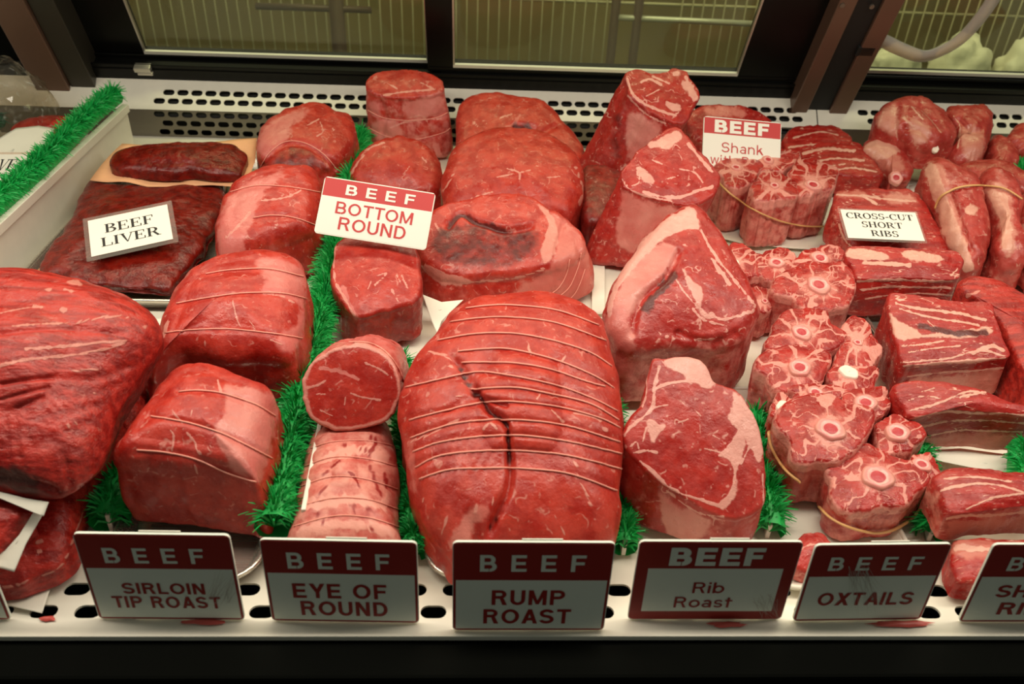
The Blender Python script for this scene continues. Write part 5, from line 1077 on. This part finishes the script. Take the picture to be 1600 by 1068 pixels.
# own slab-serif capitals, drawn as strips in a unit-high box
def serif_text(lines, M, hgt, gap, width, th=.0002):
    G = {}
    def rect(x0, y0, x1, y1): return [(x0, y0), (x1, y0), (x1, y1), (x0, y1)]
    def stem(x, w=.17): return [rect(x, 0, x + w, 1), rect(x - .08, 0, x + w + .08, .05), rect(x - .08, .95, x + w + .08, 1)]
    def arc(cx, cy, rx, ry, a0, a1, wx=.17, wy=.06, n=16):
        o = []
        for k in range(n):
            t0, t1 = (math.radians(a0 + (a1 - a0) * q / n) for q in (k, k + 1))
            o.append([(cx + rx * math.cos(t0), cy + ry * math.sin(t0)), (cx + rx * math.cos(t1), cy + ry * math.sin(t1)), (cx + (rx - wx) * math.cos(t1), cy + (ry - wy) * math.sin(t1)), (cx + (rx - wx) * math.cos(t0), cy + (ry - wy) * math.sin(t0))])
        return o
    def bar(x0, x1, y, w=.05): return rect(x0, y, x1, y + w)
    G['B'] = (stem(.1) + arc(.35, .76, .34, .24, -90, 90) + arc(.38, .26, .38, .26, -90, 90) + [bar(.2, .4, 0), bar(.2, .4, .95), bar(.2, .4, .48)], .82)
    G['E'] = (stem(.1) + [bar(.2, .72, 0), bar(.2, .68, .95), bar(.2, .5, .48), rect(.67, 0, .74, .28), rect(.63, .74, .69, 1), rect(.48, .36, .53, .64)], .82)
    G['F'] = (stem(.1) + [bar(.2, .68, .95), bar(.2, .5, .48), rect(.63, .74, .69, 1), rect(.48, .36, .53, .64)], .76)
    G['L'] = (stem(.1) + [bar(.2, .72, 0), rect(.67, 0, .74, .30)], .80)
    G['I'] = (stem(.1), .42)
    G['T'] = (stem(.30) + [bar(.02, .76, .95), rect(.02, .72, .07, 1), rect(.71, .72, .76, 1)], .82)
    G['H'] = (stem(.1) + stem(.62) + [bar(.2, .7, .48)], .95)
    G['V'] = ([[(.06, 1), (.24, 1), (.50, 0), (.42, 0)], [(.74, 1), (.80, 1), (.50, 0), (.44, 0)], bar(-.02, .32, .95), bar(.64, .90, .95)], .88)
    G['A'] = ([[(.50, 0), (.70, 0), (.46, 1), (.36, 1)], [(.08, 0), (.14, 0), (.42, 1), (.36, 1)], bar(-.02, .24, 0), bar(.42, .80, 0), bar(.2, .58, .32)], .84)
    G['R'] = (stem(.1) + arc(.36, .73, .36, .27, -90, 90) + [bar(.2, .4, .95), bar(.2, .4, .46), [(.38, .48), (.56, .48), (.84, 0), (.66, 0)], bar(.66, .92, 0)], .92)
    G['O'] = (arc(.44, .5, .42, .52, 0, 360, n=28), .90)
    G['C'] = (arc(.46, .5, .42, .52, 48, 312, n=24) + [rect(.70, .66, .76, 1.0), rect(.70, .02, .74, .20)], .84)
    G['S'] = (arc(.34, .74, .28, .28, 30, 265, .15) + arc(.34, .26, .30, .28, -150, 85, .15) + [rect(.56, .72, .61, 1.0), rect(.06, .0, .11, .28)], .70)
    G['U'] = ([rect(.12, .34, .28, 1), rect(.70, .34, .76, 1), bar(.02, .38, .95), bar(.60, .86, .95)] + arc(.44, .34, .32, .36, 180, 360, .13, .06), .90)
    G['-'] = ([rect(.06, .34, .38, .46)], .44)
    G[' '] = ([], .4)
    mb = MB(); n = len(lines)
    ws = [sum(G[c][1] for c in l) for l in lines]; sx = width / max(ws)
    tot = n * hgt + (n - 1) * gap; k = 0
    for i, l in enumerate(lines):
        x = -ws[i] * sx / 2; y = tot / 2 - hgt - i * (hgt + gap)
        for c in l:
            for p in G[c][0]:
                p = list(p); ar = sum(p[a][0] * p[(a + 1) % 4][1] - p[(a + 1) % 4][0] * p[a][1] for a in range(4))
                if ar < 0: p = p[::-1]
                mb.add([M @ Vector((x + q[0] * sx, y + q[1] * hgt, th + .00002 * (k % 7))) for q in p], [(0, 1, 2, 3)]); k += 1
            x += G[c][1] * sx
    return mb
def rrect(w, h, r=.004, x=0, y=0, n=4):
    o = []
    for cx, cy, a0 in ((w / 2 - r, h / 2 - r, 0), (-w / 2 + r, h / 2 - r, 90), (-w / 2 + r, -h / 2 + r, 180), (w / 2 - r, -h / 2 + r, 270)):
        for k in range(n + 1): a = math.radians(a0 + 90 * k / n); o.append((x + cx + r * math.cos(a), y + cy + r * math.sin(a)))
    return o
G_sign = 'front price signs'
def sign(label, M, w, h, head, texts, board, panel, headm, letm, headlet, bord=.0025, rim=False, group=None, clip=True, scratches=None, tht=.002):
    """M: centre of the sign, x right, y up, z towards the reader"""
    Mi = Matrix.Translation(M.translation)
    s = empty('beef_sign', M.translation, label, 'sign', group)
    def add(mb, n, mat, lab=None):
        o = mb.build(n, mat, s); o.location = -Vector(s.location)
        if lab: o['label'] = lab
        return o
    add(MB().prism(rrect(w, h), M, tht), 'board', M_sgrey)
    if board is M_maroon: add(MB().prism(rrect(w - .0012, h - .0012), M @ Matrix.Translation((0, 0, .00012)), .0001), 'border', board)
    hh = h * head; z = .0003
    mb = MB().prism([(-w / 2 + .001, h / 2 - hh), (w / 2 - .001, h / 2 - hh), (w / 2 - .001, h / 2 - .0012), (-w / 2 + .001, h / 2 - .0012)], M @ Matrix.Translation((0, 0, z)), .0003)
    add(mb, 'header_band', headm, 'red band along the top of the sign')
    mb = MB().prism([(-w / 2 + bord, -h / 2 + bord), (w / 2 - bord, -h / 2 + bord), (w / 2 - bord, h / 2 - hh), (-w / 2 + bord, h / 2 - hh)], M @ Matrix.Translation((0, 0, z)), .0003)
    add(mb, 'pale_panel', panel)
    for (body, u0, u1, v0, v1, bold, sp, hd) in texts:
        cx = (u0 + u1) / 2 * w - w / 2; cy = h / 2 - (v0 + v1) / 2 * h
        mb = sans_text(body, (u1 - u0) * w, (v1 - v0) * h, M @ Matrix.Translation((cx, cy, .0005)), bold, sp)
        add(mb, 'lettering', headlet if hd else letm)
    if clip:
        mb = MB(); c = M @ Vector((w * .05, h / 2 - .002, -tht)); mb.box((w * .05 - .015, h / 2 - .004, -tht - .0008), (w * .05 + .015, h / 2 + .0012, -tht), M)
        mb.box((w * .05 - .003, -h / 2 + .001, -tht - .0016), (w * .05 + .003, h / 2, -tht - .0008), M)
        add(mb, 'wire_clip', M_white)
    if scratches:
        rnd = random.Random(int(scratches[0] * 1000)); mb = MB(); u, v, du, dv, n = scratches
        for _ in range(n):
            a = (u + rnd.uniform(-.02, .14) - .5) * w; b = (.5 - v + rnd.uniform(-.06, .06)) * h; L = rnd.uniform(.25, 1); q = rnd.gauss(0, .12)
            d = Vector((du * L + q * dv, -dv * L + q * du, 0)) * w; p = Vector((a, b, .00085)); t = Vector((-d.y, d.x, 0)).normalized() * .00012
            e = p + d; e.x = min(max(e.x, -w / 2 + .002), w / 2 - .002); e.y = min(max(e.y, -h / 2 + .002), h / 2 - .002)
            mb.add([M @ (p - t), M @ (p + t), M @ (e + t * .3), M @ (e - t * .3)], [(0, 3, 2, 1)])
        add(mb, 'scratches', plain('pale_scratch_marks', (196, 190, 178), .6), 'fine pale scratches across the sign')
    return s
def front_sign(label, bl, br, tl, wide=None, **k):
    a = P(*bl, .0012); b = P(*br, .0012)
    if wide: b = a + (b - a) / np.linalg.norm(b - a) * wide
    x = Vector(b - a); w = x.length; x.normalize(); y = Vector((0, 0, 1)); y = (y - x * y.dot(x)).normalized()
    yy = (Matrix.Rotation(math.radians(-3), 3, x) @ y)
    t = PY(tl[0], tl[1], a[1] + .005); h = (t[2] - a[2])
    zz = x.cross(yy).normalized()
    M = Matrix((x.to_4d(), yy.to_4d(), zz.to_4d(), (0, 0, 0, 1))).transposed()
    for i in range(3): M[3][i] = 0
    c = Vector(a) + x * (w / 2) + yy * (h / 2)
    M.translation = c
    return sign(label, M, w, h, board=M_maroon, panel=M_sgrey, headm=M_maroon, letm=M_maroon, headlet=M_sgrey, group=G_sign, **k)
B = .215; SPC = .62
front_sign('red and white sign reading BEEF SIRLOIN TIP ROAST', (155, 966), (383, 968), (105, 832), head=.385, scratches=(.78, .75, .16, -.3, 26),
           texts=[('BEEF', .16, .81, .15, .32, B, SPC, True), ('SIRLOIN', .22, .77, .55, .68, B, .06, False), ('TIP ROAST', .13, .86, .71, .85, B, .08, False)])
front_sign('red and white sign reading BEEF EYE OF ROUND', (425, 969), (655, 973), (400, 841), head=.39,
           texts=[('BEEF', .16, .82, .14, .33, B, SPC, True), ('EYE OF', .17, .79, .51, .69, B, .08, False), ('ROUND', .21, .79, .73, .91, B, .06, False)])
front_sign('red and white sign reading BEEF RUMP ROAST', (707, 984), (943, 984), (707, 846), head=.41,
           texts=[('BEEF', .17, .83, .13, .31, B, SPC, True), ('RUMP', .25, .72, .52, .69, B, .06, False), ('ROAST', .20, .77, .74, .91, B, .06, False)])
front_sign('red framed sign reading BEEF Rib Roast', (980, 967), (1220, 967), (1000, 844), head=.33, bord=.010, scratches=(.80, .70, .14, .3, 22),
           texts=[('BEEF', .20, .78, .07, .29, .27, .05, True), ('Rib', .38, .58, .50, .64, .17, .05, False), ('Roast', .28, .65, .69, .83, .17, .05, False)])
front_sign('red and white sign reading BEEF OXTAILS', (1238, 970), (1438, 967), (1290, 850), head=.40, scratches=(.30, .30, .22, .55, 30),
           texts=[('BEEF', .14, .83, .15, .32, B, SPC, True), ('OXTAILS', .14, .87, .61, .78, B, .06, False)])
front_sign('red and white sign at the right photo edge, starting SHORT RIBS', (1497, 971), (1640, 971), (1556, 849), wide=.116, head=.40,
           texts=[('BEEF', .16, .82, .15, .32, B, SPC, True), ('SHORT', .17, .80, .50, .66, B, .06, False), ('RIBS', .24, .70, .73, .89, B, .06, False)])
a = P(-212, 966, .001)
front_sign('red edged sign cut off by the left photo edge', (-212, 964), (18, 968), (-250, 834), head=.40, texts=[])
def plane_sign(tl, tr, bl, z, tilt, yaw, roll=0):
    q, n = frame((bl[0], bl[1], z), tilt, yaw)
    A, B_, C_ = (Vector(PP(p[0], p[1], q, n)) for p in (tl, tr, bl))
    x = (B_ - A); w = x.length; x.normalize(); zz = Vector(n); y = zz.cross(x).normalized(); h = (A - C_).dot(y)
    c = A + x * (w / 2) - y * (h / 2)
    M = Matrix((x.to_4d(), y.to_4d(), zz.to_4d(), (0, 0, 0, 1))).transposed()
    for i in range(3): M[3][i] = 0
    M.translation = c; return M, w, h
M, w, h = plane_sign((508, 275), (681, 302), (482, 362), .112, 48, -4)
sign('white sign with red top reading BEEF BOTTOM ROUND, leaning on the roasts', M, w, h, .33, [('BEEF', .21, .83, .09, .27, B, .55, True), ('BOTTOM', .15, .84, .40, .61, .17, .06, False), ('ROUND', .20, .80, .66, .88, .17, .06, False)],
     M_swhite, M_swhite, M_sred, M_sred, M_swhite, bord=.0012, clip=False)
M, w, h = plane_sign((1100, 181), (1221, 192), (1100, 263), .085, 52, 4)
sign('white sign with red top reading BEEF Shank with, behind the oxtails', M, w, h, .32, [('BEEF', .14, .84, .05, .29, .27, .05, True), ('Shank', .24, .78, .47, .66, .13, .10, False), ('with Bone', .10, .92, .72, .90, .13, .10, False)],
     M_swhite, M_swhite, M_sred, M_sred, M_swhite, bord=.0012, clip=False)
def card(label, tl, tr, bl, z, tilt, yaw, lines, hgt, gap, width, sleeve=.006, off=(0, 0)):
    M, w, h = plane_sign(tl, tr, bl, z, tilt, yaw)
    s = empty('card_sign', M.translation, label, 'sign', None)
    def add(mb, n, mat):
        o = mb.build(n, mat, s); o.location = -Vector(s.location); return o
    add(MB().prism(rrect(w, h, .0006), M, .0005), 'card', M_swhite)
    add(MB().prism(rrect(w + 2 * sleeve, h + 2 * sleeve, .001), M @ Matrix.Translation((0, 0, -.0006)), .0006), 'clear_sleeve', M_sleeve2)
    add(serif_text(lines, M @ Matrix.Translation((off[0] * w, off[1] * h, 0)), hgt * h, gap * h, width * w), 'lettering', M_ink)
    return s
card('white card reading BEEF LIVER, lying on the liver', (137, 345), (261, 319), (138, 402), .048, 22, 0, ['BEEF', 'LIVER'], .24, .12, .74)
card('white card reading CROSS-CUT SHORT RIBS', (1313, 327), (1430, 332), (1340, 372), .072, 22, 0, ['CROSS-CUT', 'SHORT', 'RIBS'], .20, .10, .90, sleeve=.003)
card('white card reading VEAL LIVER, partly hidden by the left grass divider', (-14, 241), (82, 241), (-48, 300), .062, 14, 0, ['VEAL', 'LIVER'], .30, .12, .66)

def scrap(label, px, py, sx, sy, seed):
    r = random.Random(seed); pts = []
    c = P(px, py, .0016)
    mb = MB(); n = 18; o = [(math.cos(2 * math.pi * k / n) * sx * (1 + r.uniform(-.3, .3)), math.sin(2 * math.pi * k / n) * sy * (1 + r.uniform(-.25, .25))) for k in range(n)]
    V = [(x, y, .0) for x, y in o] + [(x * .6, y * .6, .0015) for x, y in o] + [(0, 0, .0019)]
    mb.add(V, [(k, (k + 1) % n, n + (k + 1) % n, n + k) for k in range(n)] + [(n + k, n + (k + 1) % n, 2 * n) for k in range(n)])
    ob = link('meat_scrap', mb.mesh('meat_scrap', M_scrap, True), None, c, label, 'meat scrap', 'meat scraps on the front lip')
M_scrap = plain('pink_meat_scrap', (206, 84, 76), .4, bump=.3, var=.25)
scrap('largest pink meat scrap on the front lip, below the oxtails sign', 1410, 974, .026, .0035, 1)
scrap('small pink meat scrap on the front lip, below the rib roast sign', 1135, 975, .014, .003, 2)
scrap('pink meat scrap on the front lip, below the sirloin tip roast sign', 320, 971, .018, .0025, 3)
scrap('tiny red meat scrap on the front lip at the bottom left', 75, 966, .006, .0025, 4)
